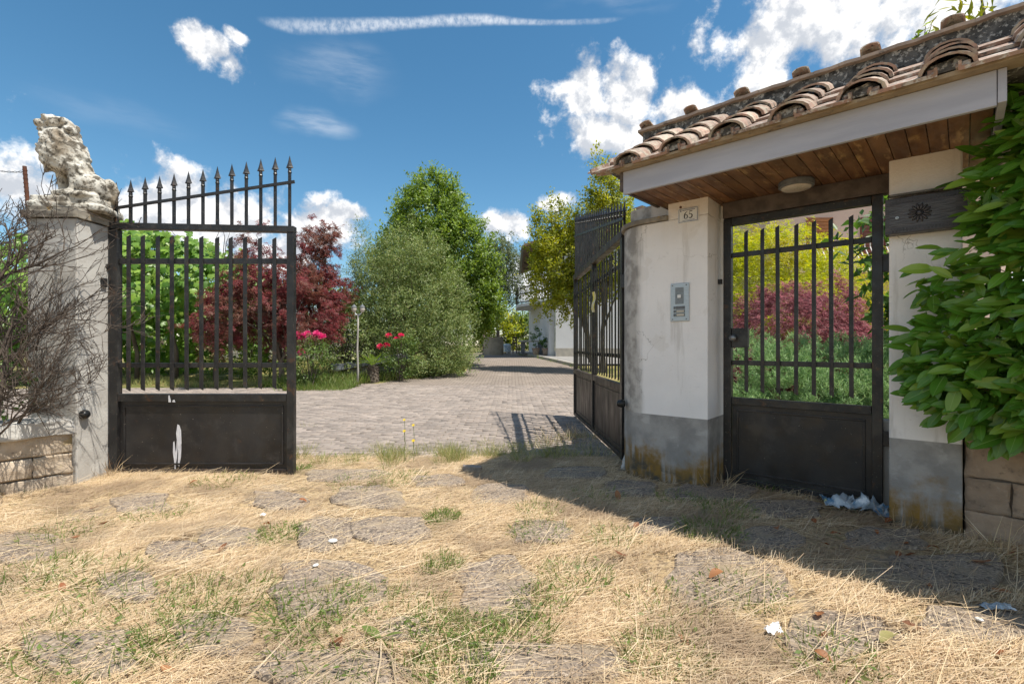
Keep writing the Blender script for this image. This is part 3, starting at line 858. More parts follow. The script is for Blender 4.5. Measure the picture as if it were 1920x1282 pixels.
YL = 4.33; XL = -3.585
def xl(px): return (px - CX) / F * YL - XL
def zl(py): return CAMZ - (py - HY) / F * YL
lg = thing('drive_gate_leaf', 'closed left leaf of the black iron drive gate, with white paint splash on its panel', 'gate', (XL, YL, 0))
wl = xl(553)
MB().box(0, .075, -.03, .03, -.02, 2.183).obj('stile', IR, lg, bevel=.004)
MB().box(wl - .062, wl, -.03, .03, -.02, 2.151).obj('stile', IR, lg, bevel=.004)
MB().beam((0, 0, zl(424)), (wl + .002, 0, zl(431)), .066, .056).obj('top_rail', IR, lg, bevel=.004)
MB().box(.077, wl - .064, -.015, .015, zl(495), zl(485)).obj('rail', IR, lg, bevel=.003)
MB().box(.077, wl - .064, -.015, .015, zl(689), zl(680)).obj('rail', IR, lg, bevel=.003)
MB().box(.077, wl - .064, -.028, .028, zl(752), zl(738)).obj('rail', IR, lg, bevel=.004)
MB().box(.077, wl - .064, -.025, .025, .0, .045).obj('bottom_rail', M['iron_brown'], lg, bevel=.004)
panel(lg, .077, wl - .064, .047, zl(752) - .002, M['iron_panel'])
for i in range(11):
    px = 243.5 + 27.3 * i
    b_ = bar(lg, xl(px), zl(733 - .4 * i), zl(441 + .5 * i), .034, .012); b_.location.y = -.018
for i in range(13):
    px = 218 + 27.1 * i
    zt = zl([341, 337, 332, 330, 325, 321, 317, 312, 307, 303, 298, 295, 292][i])
    spear(lg, xl(px), zl(424), zt)
MB().beam((xl(207) + .0, -.016, zl(393)), (xl(554), -.016, zl(342)), .012, .028).obj('slanted_rail', IR, lg, bevel=.002)
MB().box(-.035, .0, -.04, .0, zl(505), zl(496)).obj('hinge', IR, lg, bevel=.003)
for (zz, name) in ((2.16, 'hinge'), (.3, 'hinge')):
    MB().tube([(-.012, 0, zz - .06), (-.012, 0, zz + .06)], .018, 10).obj(name, IR, lg)
def drip(polys, parent, y):
    for poly in polys:
        MB().prism([(xl(a), zl(b)) for a, b in poly], y - .0012, y, ax='y').obj('paint_splash', M['white_paint'], parent)
drip([[(333.5, 795), (337, 797), (340, 806), (341, 830), (340, 855), (338, 866), (337, 874), (334, 871), (335, 850), (333, 830), (331, 812)],
      [(325.5, 829), (327.5, 826), (329, 838), (330, 850), (331.5, 840), (332, 825), (333.5, 840), (332.5, 858), (331, 866), (330, 880), (329, 888), (328, 880), (327, 862), (325, 848)]], lg, -.0045)
drip([[(320, 741), (322, 740), (324, 748), (325, 753), (320.5, 753)], [(328, 750), (331, 748), (333, 753), (328, 753)]], lg, -.0295)

# right leaf, swung open into the court
Hh = Vector((1.10, 4.70, 0)); Hf = Vector((1.02, 7.80, 0))
wr = (Hf - Hh).length
og = thing('drive_gate_leaf', 'open right leaf of the drive gate swung back into the court, with brown panels', 'gate', Hh, math.atan2(Hf.y - Hh.y, Hf.x - Hh.x))
IB = M['iron_brown']
MB().box(0, .075, -.035, .035, .03, 2.25).obj('stile', IR, og, bevel=.004)
MB().box(wr / 2 - .03, wr / 2 + .03, -.03, .03, .03, 2.19).obj('stile', IR, og, bevel=.004)
MB().box(wr - .062, wr, -.03, .03, .03, 2.19).obj('stile', IR, og, bevel=.004)
MB().box(.0, wr, -.04, .04, 2.192, 2.27).obj('top_rail', IB, og, bevel=.005)
for bay in range(2):
    x0 = .077 if bay == 0 else wr / 2 + .032
    x1 = wr / 2 - .032 if bay == 0 else wr - .064
    MB().box(x0, x1, -.028, .028, .70, .765).obj('rail', IB, og, bevel=.004)
    MB().box(x0, x1, -.025, .025, .03, .075).obj('bottom_rail', IB, og, bevel=.004)
    panel(og, x0, x1, .077, .698, IB)
    for z in (1.02, 1.93):
        MB().box(x0, x1, -.012, .012, z, z + .04).obj('rail', IR, og, bevel=.003)
    for i in range(10):
        x = x0 + (i + 1) * (x1 - x0) / 11
        b_ = bar(og, x, .79, 2.13, .034, .012); b_.location.y = .016
for i in range(24):
    t = i / 23
    spear(og, .03 + t * (wr - .06), 2.26, 2.57 + .68 * t)
MB().beam((0, .017, 2.38), (wr, .017, 2.90), .012, .03).obj('slanted_rail', IR, og, bevel=.002)
MB().tube([(-.02, 0, 1.70), (-.02, 0, 1.86)], .02, 10).obj('hinge', IR, og)
MB().tube([(-.02, 0, .25), (-.02, 0, .40)], .02, 10).obj('hinge', IR, og)
nt = MB()
for i in range(5):
    z0, z1 = 1.56 + i * .05, 1.61 + i * .05
    o0, o1 = .012 * math.sin(i * 1.3), .012 * math.sin((i + 1) * 1.3)
    nt.add([(-.065, o0, z0), (.065, o0 + .008, z0), (.065, o1 + .008, z1), (-.065, o1, z1), (-.065, o0 + .002, z0), (.065, o0 + .010, z0), (.065, o1 + .010, z1), (-.065, o1 + .002, z1)], [(0, 1, 2, 3), (7, 6, 5, 4)])
Mg = Matrix.Translation(Hh) @ Matrix.Rotation(math.atan2(Hf.y - Hh.y, Hf.x - Hh.x), 4, 'Z')
o = nt.obj('paper_notice', M['paper_yellow'], loc=Mg @ Vector((1.30, .05, 0)), rot=(0, 0, math.atan2(Hf.y - Hh.y, Hf.x - Hh.x)))
tag(o, 'faded yellow paper notice tied to the bars of the open gate leaf', 'notice')

# pedestrian gate
pg = thing('pedestrian_gate', 'closed black iron pedestrian gate with sheet panel under the tiled canopy', 'gate', rw(0.0, 0), ANG)
wp = 1.062
MB().box(0, .062, -.03, .03, .0, 2.2).obj('stile', IR, pg, bevel=.004)
MB().box(wp - .062, wp, -.03, .03, .0, 2.2).obj('stile', IR, pg, bevel=.004)
MB().box(.064, wp - .064, -.03, .03, 2.14, 2.2).obj('top_rail', IR, pg, bevel=.004)
MB().box(.064, wp - .064, -.012, .012, 1.875, 1.915).obj('rail', IR, pg, bevel=.003)
MB().box(.064, wp - .064, -.012, .012, .985, 1.025).obj('rail', IR, pg, bevel=.003)
MB().box(.064, wp - .064, -.028, .028, .66, .72).obj('rail', IR, pg, bevel=.004)
MB().box(.064, wp - .064, -.028, .028, .0, .06).obj('bottom_rail', IR, pg, bevel=.004)
panel(pg, .064, wp - .064, .062, .658, M['iron_panel'])
for i in range(7):
    b_ = bar(pg, .062 + (i + 1) * (wp - .124) / 8, .765, 2.085, .028, .012); b_.location.y = -.015
MB().box(.064, .19, -.025, .025, 1.13, 1.29).obj('lock_box', IR, pg, bevel=.004)
MB().lathe([(.0, 0), (.012, 0), (.012, .03), (.026, .036), (.028, .05), (.018, .062), (0, .064)], 14).obj('knob', M['screw'], pg, smooth=True, loc=(.085, -.025, 1.21), rot=(PI / 2, 0, 0))
MB().box(wp - .004, wp + .038, -.02, .02, 1.66, 1.78).obj('hinge', IR, pg, bevel=.003)
MB().box(wp - .004, wp + .038, -.02, .02, .45, .55).obj('hinge', IR, pg, bevel=.003)
# ------------------------------------------------------------------ tiled canopy over the pedestrian gate
K0 = Vector((.85, 3.70, 0)); KANG = math.atan2(-.682, .731)
KW = Matrix.Translation(K0) @ Matrix.Rotation(KANG, 4, 'Z')
def kw(x, y, z=0): return KW @ Vector((x, y, z))
ca = thing('tiled_canopy', 'small canopy of old terracotta tiles with grey fascia and plank soffit above the pedestrian gate', 'canopy', K0, KANG)
XE = 4.4                                   # the roof runs on out of the frame to the right
MB().box(0, 2.02, 0, .028, 2.30, 2.472).obj('fascia_board', M['fascia'], ca, bevel=.003)
MB().box(2.023, 2.055, .0, .9, 2.31, 2.472).obj('end_board', M['fascia'], ca, bevel=.003)
MB().box(-.03, -.002, .0, .62, 2.33, 2.472).obj('end_board', M['beam'], ca, bevel=.003)
for i in range(23):
    x = .004 + i * .0876
    MB().box(x, x + .0838, .032, 1.14, 2.335, 2.352).obj('soffit_plank', M['soffit'], ca, bevel=.003)
MB().box(0, 2.02, .032, 1.16, 2.3525, 2.362).obj('soffit_backing', M['black'], ca)
# timber above the gate
hb = MB().box(-.0, 1.10, -.045, .05, 2.204, 2.333); Mh = KW.inverted() @ RW
hb.v = [tuple(Mh @ Vector(v)) for v in hb.v]
hb.obj('header_beam', M['beam'], ca, bevel=.003)
# roof body: eave - slope - upright mortar band - ridge - back slope; the left verge is cut at an angle
E0, EZ = -.045, 2.478
RY, RS, RZ = .80, 2.965, 3.125            # foot of the mortar band (depth, height), height of the ridge
def verge(y): return -.10 - .16 * max(0, min(1, y / .8))
prof = [(E0 + .03, EZ), (E0, EZ + .022), (RY, RS), (RY + .015, RZ - .012), (RY + .10, RZ - .012), (1.75, 2.50), (1.75, EZ - .02)]
npf = len(prof)
rbm = MB()
nseg = 60
vs = []
for i in range(nseg + 1):
    for (y, z) in prof:
        x = verge(y) + (XE - verge(y)) * i / nseg
        wob = .006 * math.sin(i * 1.9 + z * 40) if (y, z) in prof[2:4] else 0
        vs.append((x, y + wob, z))
fs = [(i * npf + j, (i + 1) * npf + j, (i + 1) * npf + (j + 1) % npf, i * npf + (j + 1) % npf) for i in range(nseg) for j in range(npf)]
fs += [tuple(range(npf)), tuple(range(nseg * npf, nseg * npf + npf))[::-1]]
rbm.add(vs, fs)
rbm.obj('roof_bed', M['moss'], ca)
eb = MB()
n = 60
for i in range(n):
    x0, x1 = -.06 + i * (XE + .06) / n, -.06 + (i + 1) * (XE + .06) / n
    d0, d1 = .007 * math.sin(i * 1.7) + .004 * math.sin(i * 4.1), .007 * math.sin((i + 1) * 1.7) + .004 * math.sin((i + 1) * 4.1)
    eb.add([(x0, E0 - .02 + d0, 2.474), (x1, E0 - .02 + d1, 2.474), (x1, E0 - .02 + d1, 2.497 + d1), (x0, E0 - .02 + d0, 2.497 + d0), (x0, .05, 2.474), (x1, .05, 2.474), (x1, .05, 2.505), (x0, .05, 2.505)],
           [(0, 1, 2, 3), (3, 2, 6, 7), (0, 4, 5, 1)])
eb.obj('eave_strip', M['eave'], ca)
pitch = math.atan2(RS - EZ - .022, RY - E0)
SL = Vector((0, math.cos(pitch), math.sin(pitch))); NL = Vector((0, -math.sin(pitch), math.cos(pitch)))
def cover_mesh(seed):
    """half-round cover tile, 0.30 long, tapering, open wide end at y=0"""
    rr = random.Random(seed)
    vs = []; fs = []
    n = 9
    secs = [(0, .114), (.16, .106), (.33, .094)]
    for (y, r) in secs:
        for lay in (0, 1):
            q = r - lay * .017
            for j in range(n):
                a = PI * j / (n - 1)
                vs.append((-q * math.cos(a) * (1 + rr.uniform(-.02, .02)), y, q * .68 * math.sin(a) + rr.uniform(-.0015, .0015)))
    st = 2 * n
    for s in range(2):
        for j in range(n - 1):
            a = s * st + j
            fs.append((a, a + 1, a + 1 + st, a + st))
            fs.append((a + n + st, a + n + 1 + st, a + n + 1, a + n))
    for j in range(n - 1):
        fs.append((j + n, j + n + 1, j + 1, j))
        fs.append((2 * st + j, 2 * st + j + 1, 2 * st + j + 1 + n, 2 * st + j + n))
    for e in (0, n - 1):
        for s in range(2):
            a = s * st + e
            q = (a, a + st, a + st + n, a + n)
            fs.append(q if e == 0 else q[::-1])
    me = bpy.data.meshes.new('roof_tile'); me.from_pydata(vs, [], fs); me.materials.append(M['tile']); me.update()
    return me
covers = [cover_mesh(i) for i in range(5)]
um = MB().box(-.125, .125, 0, .36, 0, .018).box(-.138, -.1252, 0, .36, 0, .045).box(.1252, .138, 0, .36, 0, .045).mesh('flat_tile', M['tile_under'])
rr = random.Random(21)
cols = [.085 + .352 * i for i in range(12)]
Rp = Matrix.Rotation(pitch, 4, 'X')
for ci, x in enumerate(cols):
    for r in range(4):
        u = -.035 + r * .232
        lift = .022 + r * .003
        p = Vector((x + rr.uniform(-.008, .008), E0, EZ + .022)) + SL * (u + rr.uniform(-.008, .008)) + NL * lift
        rot = Matrix.Rotation(rr.uniform(-.05, .05), 4, 'Z') @ Matrix.Rotation(pitch - R(3.2), 4, 'X') @ Matrix.Rotation(rr.uniform(-.05, .05), 4, 'Y')
        link('roof_tile', covers[rr.randrange(5)], ca, p, rot.to_euler(), (1.0, .93, 1.0))
for ci in range(13):
    x = -.09 + .352 * ci
    for r in range(3):
        p = Vector((x, E0, EZ + .022)) + SL * (-.05 + r * .30 + rr.uniform(-.006, .006)) + NL * (.004 + r * .004)
        link('flat_tile', um, ca, p, (pitch - R(3) + rr.uniform(-.01, .01), 0, rr.uniform(-.015, .015)))
# mortar plugs in the mouths of the covers
for x in cols:
    pb = [(x - .088, 2.503)] + [(x - .088 * math.cos(PI * i / 8), 2.506 + .064 * math.sin(PI * i / 8) * (.8 if i in (3, 4) else 1)) for i in range(9)] + [(x + .088, 2.503)]
    MB().prism(pb, E0 - .022, E0 + .10, ax='y').obj('mortar_plug', M['moss'], ca)
# short terracotta stubs closing the tile mouths
for x in cols:
    MB().box(x - .075, x - .035, E0 - .036, E0 + .02, 2.50, 2.528).box(x + .03, x + .085, E0 - .04, E0 + .02, 2.50, 2.525).obj('tile_stub', M['tile_under'], ca, bevel=.004)
# ridge slab and the ends of the covers from the other side
rb = MB()
n = 50
for i in range(n):
    xl0 = -.30
    x0, x1 = xl0 + i * (XE - xl0) / n, xl0 + (i + 1) * (XE - xl0) / n
    w = [.003 * math.sin(q * 2.3) + .002 * math.sin(q * 5.9) for q in (i, i + 1)]
    z0, z1 = RZ - .012 + w[0], RZ - .012 + w[1]
    y0, y1 = RY - .02 + w[1], RY - .02 + w[0]
    rb.add([(x0, y0, z0), (x1, y1, z1), (x1, y1, z1 + .022), (x0, y0, z0 + .022), (x0, RY + .16, z0 - .02), (x1, RY + .16, z1 - .02), (x1, RY + .14, z1 + .028), (x0, RY + .14, z0 + .028)],
           [(0, 1, 2, 3), (3, 2, 6, 7), (0, 4, 5, 1)] + ([(0, 3, 7, 4)] if i == 0 else []))
rb.obj('ridge_slab', M['ridge'], ca)
for i in range(11):
    x = -.22 + .415 * i
    rot = Matrix.Rotation(PI, 4, 'Z') @ Matrix.Rotation(R(24), 4, 'X') @ Matrix.Rotation(rr.uniform(-.12, .12), 4, 'Y')
    link('ridge_tile', covers[i % 5], ca, (x, RY + .15, RZ - .040), rot.to_euler(), (.60, .62, .58))
# tile sticking out at the left verge
link('roof_tile', covers[2], ca, (-.11, .02, 2.50), (R(12), 0, R(75)), (.6, .7, .45))

cl = thing('ceiling_lamp', 'round drum lamp fixed under the plank soffit of the canopy', 'lamp')
lp = Vector((1.36, 0, 2.33))
# under the soffit at photo (1493, 345)
Yl = 907 * (2.315 - CAMZ) / (HY - 345); lpos = Vector(((1493 - CX) / F * Yl, Yl, 2.335))
cl.location = lpos
MB().lathe([(0, 0), (.112, 0), (.116, -.012), (.114, -.042), (.106, -.046), (0, -.046)], 28).obj('lamp_ring', M['alu_dark'], cl, smooth=False, bevel=.002)
MB().lathe([(0, -.0465), (.10, -.0465), (.092, -.056), (.05, -.062), (0, -.063)], 28).obj('lamp_glass', M['glass_lamp'], cl, smooth=True)

# ------------------------------------------------------------------ house number, intercom, letterbox
def ribbon(mb, pts, y, t=.0012):
    """flat brush stroke in the xz plane: pts = (x, z, width)"""
    L = []; Rr = []
    for i, (x, z, w) in enumerate(pts):
        a = pts[max(i - 1, 0)]; b = pts[min(i + 1, len(pts) - 1)]
        d = Vector((b[0] - a[0], b[1] - a[1])).normalized(); nn = Vector((-d.y, d.x))
        L.append((x + nn.x * w / 2, y, z + nn.y * w / 2)); Rr.append((x - nn.x * w / 2, y, z - nn.y * w / 2))
    n = len(pts)
    mb.add(L + Rr, [(i, i + 1, n + i + 1, n + i) for i in range(n - 1)])
hn = thing('house_number', 'white enamel house number plaque reading 65 on the left entrance column', 'house number', rw(-.19, -.302, 2.215), ANG)
MB().box(-.084, .084, -.007, 0, -.06, .06).obj('plaque', M['plate'], hn, bevel=.003)
fb_ = MB()
for (a, b, c, d) in ((-.077, .077, -.054, -.0505), (-.077, .077, .0505, .054), (-.077, -.0735, -.050, .050), (.0735, .077, -.050, .050)):
    fb_.box(a, b, -.0085, -.0072, c, d)
fb_.obj('blue_border', M['blue'], hn)
def arc_pts(cx, cz, rx, rz, a0, a1, w, n=14):
    return [(cx + rx * math.cos(R(a0 + (a1 - a0) * i / n)), cz + rz * math.sin(R(a0 + (a1 - a0) * i / n)), w(i / n)) for i in range(n + 1)]
six = MB()
ribbon(six, [(-.004, .030, .003), (-.016, .024, .005), (-.027, .010, .008), (-.0305, -.006, .0085), (-.029, -.016, .008)], -.0082)
ribbon(six, arc_pts(-.018, -.012, .0125, .0165, 175, 535, lambda t: .003 + .005 * abs(math.cos(PI * 2 * t)), 20), -.0083)
six.obj('digit', M['ink'], hn)
five = MB()
ribbon(five, [(.012, .028, .006), (.033, .0285, .006), (.036, .032, .003)], -.0082)
ribbon(five, [(.014, .028, .003), (.0105, .004, .003)], -.0083)
ribbon(five, [(.0105, .003, .003)] + arc_pts(.018, -.010, .0155, .0165, 105, -150, lambda t: .003 + .006 * math.sin(PI * t), 16), -.0084)
five.obj('digit', M['ink'], hn)
sm = MB()
rr = random.Random(5)
x = -.046
while x < .055:
    w = rr.uniform(.003, .007); sm.box(x, x + w, -.0082, -.0072, .038, .0435); x += w + .002
x = -.045
while x < .050:
    w = rr.uniform(.003, .007); sm.box(x, x + w, -.0082, -.0072, -.044, -.0405); x += w + .002
sm.box(-.064, -.056, -.0082, -.0072, .032, .046)
sm.obj('small_print', M['blue'], hn)
MB().lathe([(0, 0), (.010, 0), (.009, .006), (0, .008)], 10).obj('rusty_hole_plug', M['rust'], lc, loc=(-.255, -.30, 2.29), rot=(PI / 2, 0, 0))

ic = thing('intercom', 'aluminium intercom panel with three name buttons on the left entrance column', 'intercom', rw(-.259, -.302, 1.505), ANG)
MB().box(-.078, .078, -.010, 0, -.157, .157).obj('face_plate', M['alu'], ic, bevel=.004)
for i in range(15):
    z = .118 - i * .0092
    MB().box(-.036, .034, -.0125, -.0102, z - .0028, z + .0028).obj('grille_slot', M['alu_dark'], ic)
MB().box(-.018, .012, -.0145, -.0128, .036, .062).obj('badge', M['plate'], ic, bevel=.002)
for i in range(3):
    z = -.045 - i * .030
    MB().box(-.050, -.034, -.016, -.0102, z - .011, z + .011).obj('button', M['alu_dark'], ic, bevel=.002)
    cf = MB().box(-.030, .044, -.0135, -.0102, z - .0125, z + .0125).obj('name_frame', M['alu_dark'], ic, bevel=.002)
    if i: MB().box(-.024, .038, -.0152, -.0137, z - .008, z + .008).obj('name_card', M['card'], cf)
for sx in (-.060, .056):
    for sz in (-.140, .140):
        MB().lathe([(0, 0), (.006, 0), (.005, .003), (0, .004)], 8).obj('screw', M['screw'], ic, loc=(sx, -.0102, sz), rot=(PI / 2, 0, 0))

lb = thing('letterbox', 'dark cast metal letterbox with a rosette on the column by the laurel', 'letterbox', rw(1.092, -.302, 1.845), ANG)
MB().box(0, .40, -.085, 0, 0, .225).obj('body', M['box'], lb, bevel=.006)
MB().prism([(-.075, .232), (-.005, .262), (-.005, .270), (-.08, .240)], .01, .39, ax='x').obj('lid', M['black'], lb, bevel=.002)
t_ = MB()
for i in range(21):
    x = .028 + i * .0170
    t_.box(x, x + .007, -.091, -.0852, .188, .212)
    t_.box(x, x + .007, -.091, -.0852, .012, .034)
t_.obj('notched_border', M['box'], lb)
g_ = MB()
for i in range(9):
    z = .05 + i * .0145
    pts = [(.022 + j * .022, z + .004 * math.sin(j * .9 + i * 1.9) + .002 * math.sin(i * 7 + j * 2.1), .0028) for j in range(15)]
    ribbon(g_, pts, -.0858)
g_.obj('grain_line', M['alu_dark'], lb)
ro = MB()
for i in range(14):
    a = 2 * PI * i / 14
    Mx = Matrix.Rotation(-a, 4, 'Y')
    ro.ell(Mx @ Vector((.036, 0, 0)), (.022, .010, .0075), 8, 6, Mx)
ro.ell((0, -.004, 0), (.014, .012, .014), 10, 6)
ro.obj('rosette', M['box'], lb, smooth=True, loc=(.168, -.088, .115))
kh = MB().lathe([(0, 0), (.0095, 0), (.0085, .005), (0, .006)], 14)
kh_o = kh.obj('lock', M['alu'], lb, loc=(.060, -.0855, .100), rot=(PI / 2, 0, 0))
MB().box(-.0014, .0014, -.005, .005, .006, .0068).obj('keyhole', M['ink'], kh_o)

# ------------------------------------------------------------------ lion statue
def lion():
    b = MB()
    S = .000857
    def P(zx, zy, y=0): return ((zx - 640) * S, y, (1000 - zy) * S)
    def E(zx, zy, rx, ry, rz, y=0, ang=0, n=16, m=12):
        b.ell(P(zx, zy, y), (rx * S, ry, rz * S), n, m, Matrix.Rotation(R(ang), 4, 'Y'))
    # plinth
    b.box((370 - 640) * S, (960 - 640) * S, -.15, .15, (1000 - 1075) * S, (1000 - 985) * S)
    b.box((350 - 640) * S, (985 - 640) * S, -.165, .165, (1000 - 1110) * S, (1000 - 1050) * S)
    # trunk and mane follow the outline of the figure
    ZY = [320, 340, 400, 450, 500, 550, 600, 650, 690, 725, 760, 820]
    LE = [385, 372, 372, 352, 342, 342, 350, 378, 430, 610, 690, 730]
    RE = [660, 676, 700, 738, 772, 788, 778, 800, 825, 850, 880, 930]
    for q in range(320, 821, 20):
        l_ = float(np.interp(q, ZY, LE)); r2 = float(np.interp(q, ZY, RE))
        E((l_ + r2) / 2, q, (r2 - l_) / 2, .105 + .025 * math.sin((q - 320) / 500 * PI), 34)
    # haunch and rump
    E(830, 850, 130, .10, 130, -.07, -12); E(830, 850, 130, .10, 130, .07, -12)
    E(880, 900, 90, .13, 95)
    E(790, 955, 140, .055, 40, -.12); E(790, 955, 140, .055, 40, .12)
    # front legs and paws
    for (sx, y) in ((690, -.075), (510, .065)):
        b.tube([P(sx + 10, 650, y), P(sx, 760, y), P(sx + 5, 860, y), P(sx - 5, 935, y)], [.070, .050, .043, .050], 12)
    E(650, 940, 125, .062, 42, -.085); E(450, 945, 90, .055, 44, .07)
    for i in range(3):
        E(545 + 4 * i, 950, 26, .018, 30, -.125 + i * .04); E(375, 950, 22, .018, 32, .035 + i * .035)
    # head, muzzle to the left, mouth a little open
    E(535, 240, 108, .098, 92, 0, 10)
    E(470, 205, 100, .085, 62, 0, 14)
    E(385, 236, 84, .068, 50, 0, 10)          # muzzle
    E(328, 226, 24, .045, 26)                 # nose
    E(415, 296, 78, .056, 34, 0, 10)          # lower jaw
    E(350, 294, 20, .04, 20)
    E(432, 172, 44, .026, 20, -.05, 12); E(432, 172, 44, .026, 20, .05, 12)      # brows
    E(600, 215, 40, .03, 36, -.085, 30); E(600, 215, 40, .03, 36, .085, 30)      # ears
    E(620, 290, 62, .105, 48, 0, 25)
    E(560, 320, 110, .112, 38)
    # mane locks
    rr = random.Random(3)
    for i in range(46):
        q = 370 + 300 * rr.random(); a = rr.uniform(0, 2 * PI)
        l_ = float(np.interp(q, ZY, LE)); r2 = float(np.interp(q, ZY, RE))
        px = (l_ + r2) / 2 + (r2 - l_) / 2 * .90 * math.cos(a); py = .118 * math.sin(a)
        b.ell(P(px, q, py), (.022, .018, .050), 8, 6, Matrix.Rotation(rr.uniform(-.6, .3), 4, 'Y'))
    # tail curling up on the right
    b.tube([P(900, 960, .02), P(975, 950, .02), P(985, 860, .02), P(960, 790, .02), P(920, 770, .0)], [.035, .035, .030, .032, .036], 10)
    E(935, 790, 60, .04, 50, .0)
    me = b.mesh('lion_src', M['statue'])
    o = link('tmp_lion', me)
    md = o.modifiers.new('r', 'REMESH'); md.mode = 'VOXEL'; md.voxel_size = .0085; md.use_smooth_shade = True
    s_ = o.modifiers.new('s', 'SMOOTH'); s_.iterations = 3; s_.factor = .5
    dg = bpy.context.evaluated_depsgraph_get(); dg.update()
    ev = o.evaluated_get(dg)
    m2 = bpy.data.meshes.new_from_object(ev)
    bpy.data.objects.remove(o)
    n = len(m2.vertices)
    P_ = np.empty(n * 3, np.float32); m2.vertices.foreach_get('co', P_); P_ = P_.reshape(-1, 3)
    N_ = np.empty(n * 3, np.float32); m2.vertices.foreach_get('normal', N_); N_ = N_.reshape(-1, 3)
    P_x = lambda zx: (zx - 640) * .000857
    P_z = lambda zy: (1000 - zy) * .000857
    d = (vn3(P_ * 22) - .5) * .010 + (vn3(P_ * 55 + 4) - .5) * .005
    # combed grooves of the mane
    mane = np.clip((P_[:, 2] - .22) / .08, 0, 1) * np.clip((.60 - P_[:, 2]) / .06, 0, 1)
    q = P_[:, 0] * 60 + P_[:, 2] * 95 + 6 * vn3(P_ * 9)
    d += mane * .0022 * np.sin(q)
    for (ex, ey, ez, er, dep) in [(P_x(428), s_ * .066, P_z(212), .020, .022) for s_ in (-1, 1)] + [(P_x(322), s_ * .03, P_z(228), .010, .010) for s_ in (-1, 1)] + [(P_x(470), s_ * .085, P_z(262), .022, .008) for s_ in (-1, 1)]:
        d -= dep * np.exp(-(((P_ - np.array([ex, ey, ez])) / er) ** 2).sum(1))
    P_ = P_ + N_ * d[:, None]
    m2.vertices.foreach_set('co', P_.astype(np.float32).ravel()); m2.update()
    if not m2.materials: m2.materials.append(M['statue'])
    m2.polygons.foreach_set('use_smooth', [True] * len(m2.polygons))
    return m2
lo = link('lion_statue', lion(), loc=(-3.80, 4.20, 2.385), rot=(0, 0, R(14)))
tag(lo, 'weathered white stone lion sitting on the left gate pillar', 'statue')
# ------------------------------------------------------------------ foliage tools
def frames(A, Nn):
    A = A / (np.linalg.norm(A, axis=1, keepdims=True) + 1e-9)
    X = np.cross(A, Nn); X /= (np.linalg.norm(X, axis=1, keepdims=True) + 1e-9)
    Z = np.cross(X, A)
    return np.stack([X, A, Z], -1)            # columns: local x, y (length), z (normal)
def scatter(name, tmpl, P, A, Nn, S, mat, parent=None, kind='stuff', sx=None, tmi=None):
    tv, tf = tmpl
    Rm = frames(np.asarray(A, float), np.asarray(Nn, float))
    T = np.asarray(tv, float)[None, :, :] * np.asarray(S, float)[:, None, None]
    if sx is not None: T = T * np.stack([sx, np.ones_like(sx), np.ones_like(sx)], -1)[:, None, :]
    V = np.einsum('nij,nkj->nki', Rm, T) + np.asarray(P, float)[:, None, :]
    nv = len(tv)
    Fc = np.asarray(tf)[None] + (np.arange(len(P)) * nv)[:, None, None]
    o = link(name, npmesh(name, V.reshape(-1, 3), Fc.reshape(-1, Fc.shape[-1]), mat, mi=None if tmi is None else np.tile(tmi, len(P))), parent, kind=kind)
    return o
T_OVAL = ([(0, 0, 0), (.24, .45, .06), (0, 1, -.06), (-.24, .45, .06)], [(0, 1, 2), (0, 2, 3)])
T_NARROW = ([(0, 0, 0), (.13, .45, .03), (0, 1, -.08), (-.13, .45, .03)], [(0, 1, 2), (0, 2, 3)])
T_BLADE = ([(-.012, 0, 0), (.012, 0, 0), (.009, .55, .05), (-.009, .55, .05), (0, 1, .28)], [(0, 1, 2), (0, 2, 3), (3, 2, 4)])
T_WBLADE = ([(-.03, 0, 0), (.03, 0, 0), (.024, .55, .05), (-.024, .55, .05), (0, 1, .28)], [(0, 1, 2), (0, 2, 3), (3, 2, 4)])
def palm(n, spread, w):
    v = []; f = []
    for i in range(n):
        a = R(-spread / 2 + spread * i / (n - 1)); L = 1 - .35 * abs(i - (n - 1) / 2) / ((n - 1) / 2)
        d = (math.sin(a), math.cos(a)); q = (math.cos(a), -math.sin(a))
        b = len(v)
        v += [(0, 0, 0), (d[0] * L * .55 + q[0] * w, d[1] * L * .55 + q[1] * w, .03), (d[0] * L, d[1] * L, -.10), (d[0] * L * .55 - q[0] * w, d[1] * L * .55 - q[1] * w, .03)]
        f += [(b, b + 1, b + 2), (b, b + 2, b + 3)]
    return v, f
T_MAPLE = palm(5, 200, .10)
T_LACE = palm(5, 150, .05)
T_LACE3 = palm(3, 110, .07)
def vine_t():
    out = [(0, -.12), (.30, -.22), (.50, .10), (.38, .30), (.52, .58), (.24, .62), (0, 1.0), (-.24, .62), (-.52, .58), (-.38, .30), (-.50, .10), (-.30, -.22)]
    v = [(0, .22, .05)] + [(x, y, -.10 * (x * x + (y - .3) ** 2) * 1.6) for x, y in out]
    f = [(0, i + 1, (i + 1) % 12 + 1) for i in range(12)]
    return v, [tuple(reversed(q)) for q in f]
T_VINE = vine_t()
def laurel_t():
    prof = [(0, .012), (.10, .07), (.25, .145), (.45, .18), (.65, .17), (.85, .10), (1.0, .004)]
    v = []; f = []
    for y, w in prof:
        zc = -.16 * y * y + .04 * y
        wv = .012 * math.sin(y * 14)
        q = .009 * (1.2 - y)
        v += [(-w, y, zc + w * .28 + wv), (-q, y, zc + .003), (q, y, zc + .003), (w, y, zc + w * .28 - wv)]
    for i in range(len(prof) - 1):
        a = 4 * i
        f += [(a + c, a + c + 1, a + c + 5, a + c + 4) for c in range(3)]
    return v, f
LAUREL_MI = [0, 1, 0] * 6
T_LAUREL = laurel_t()

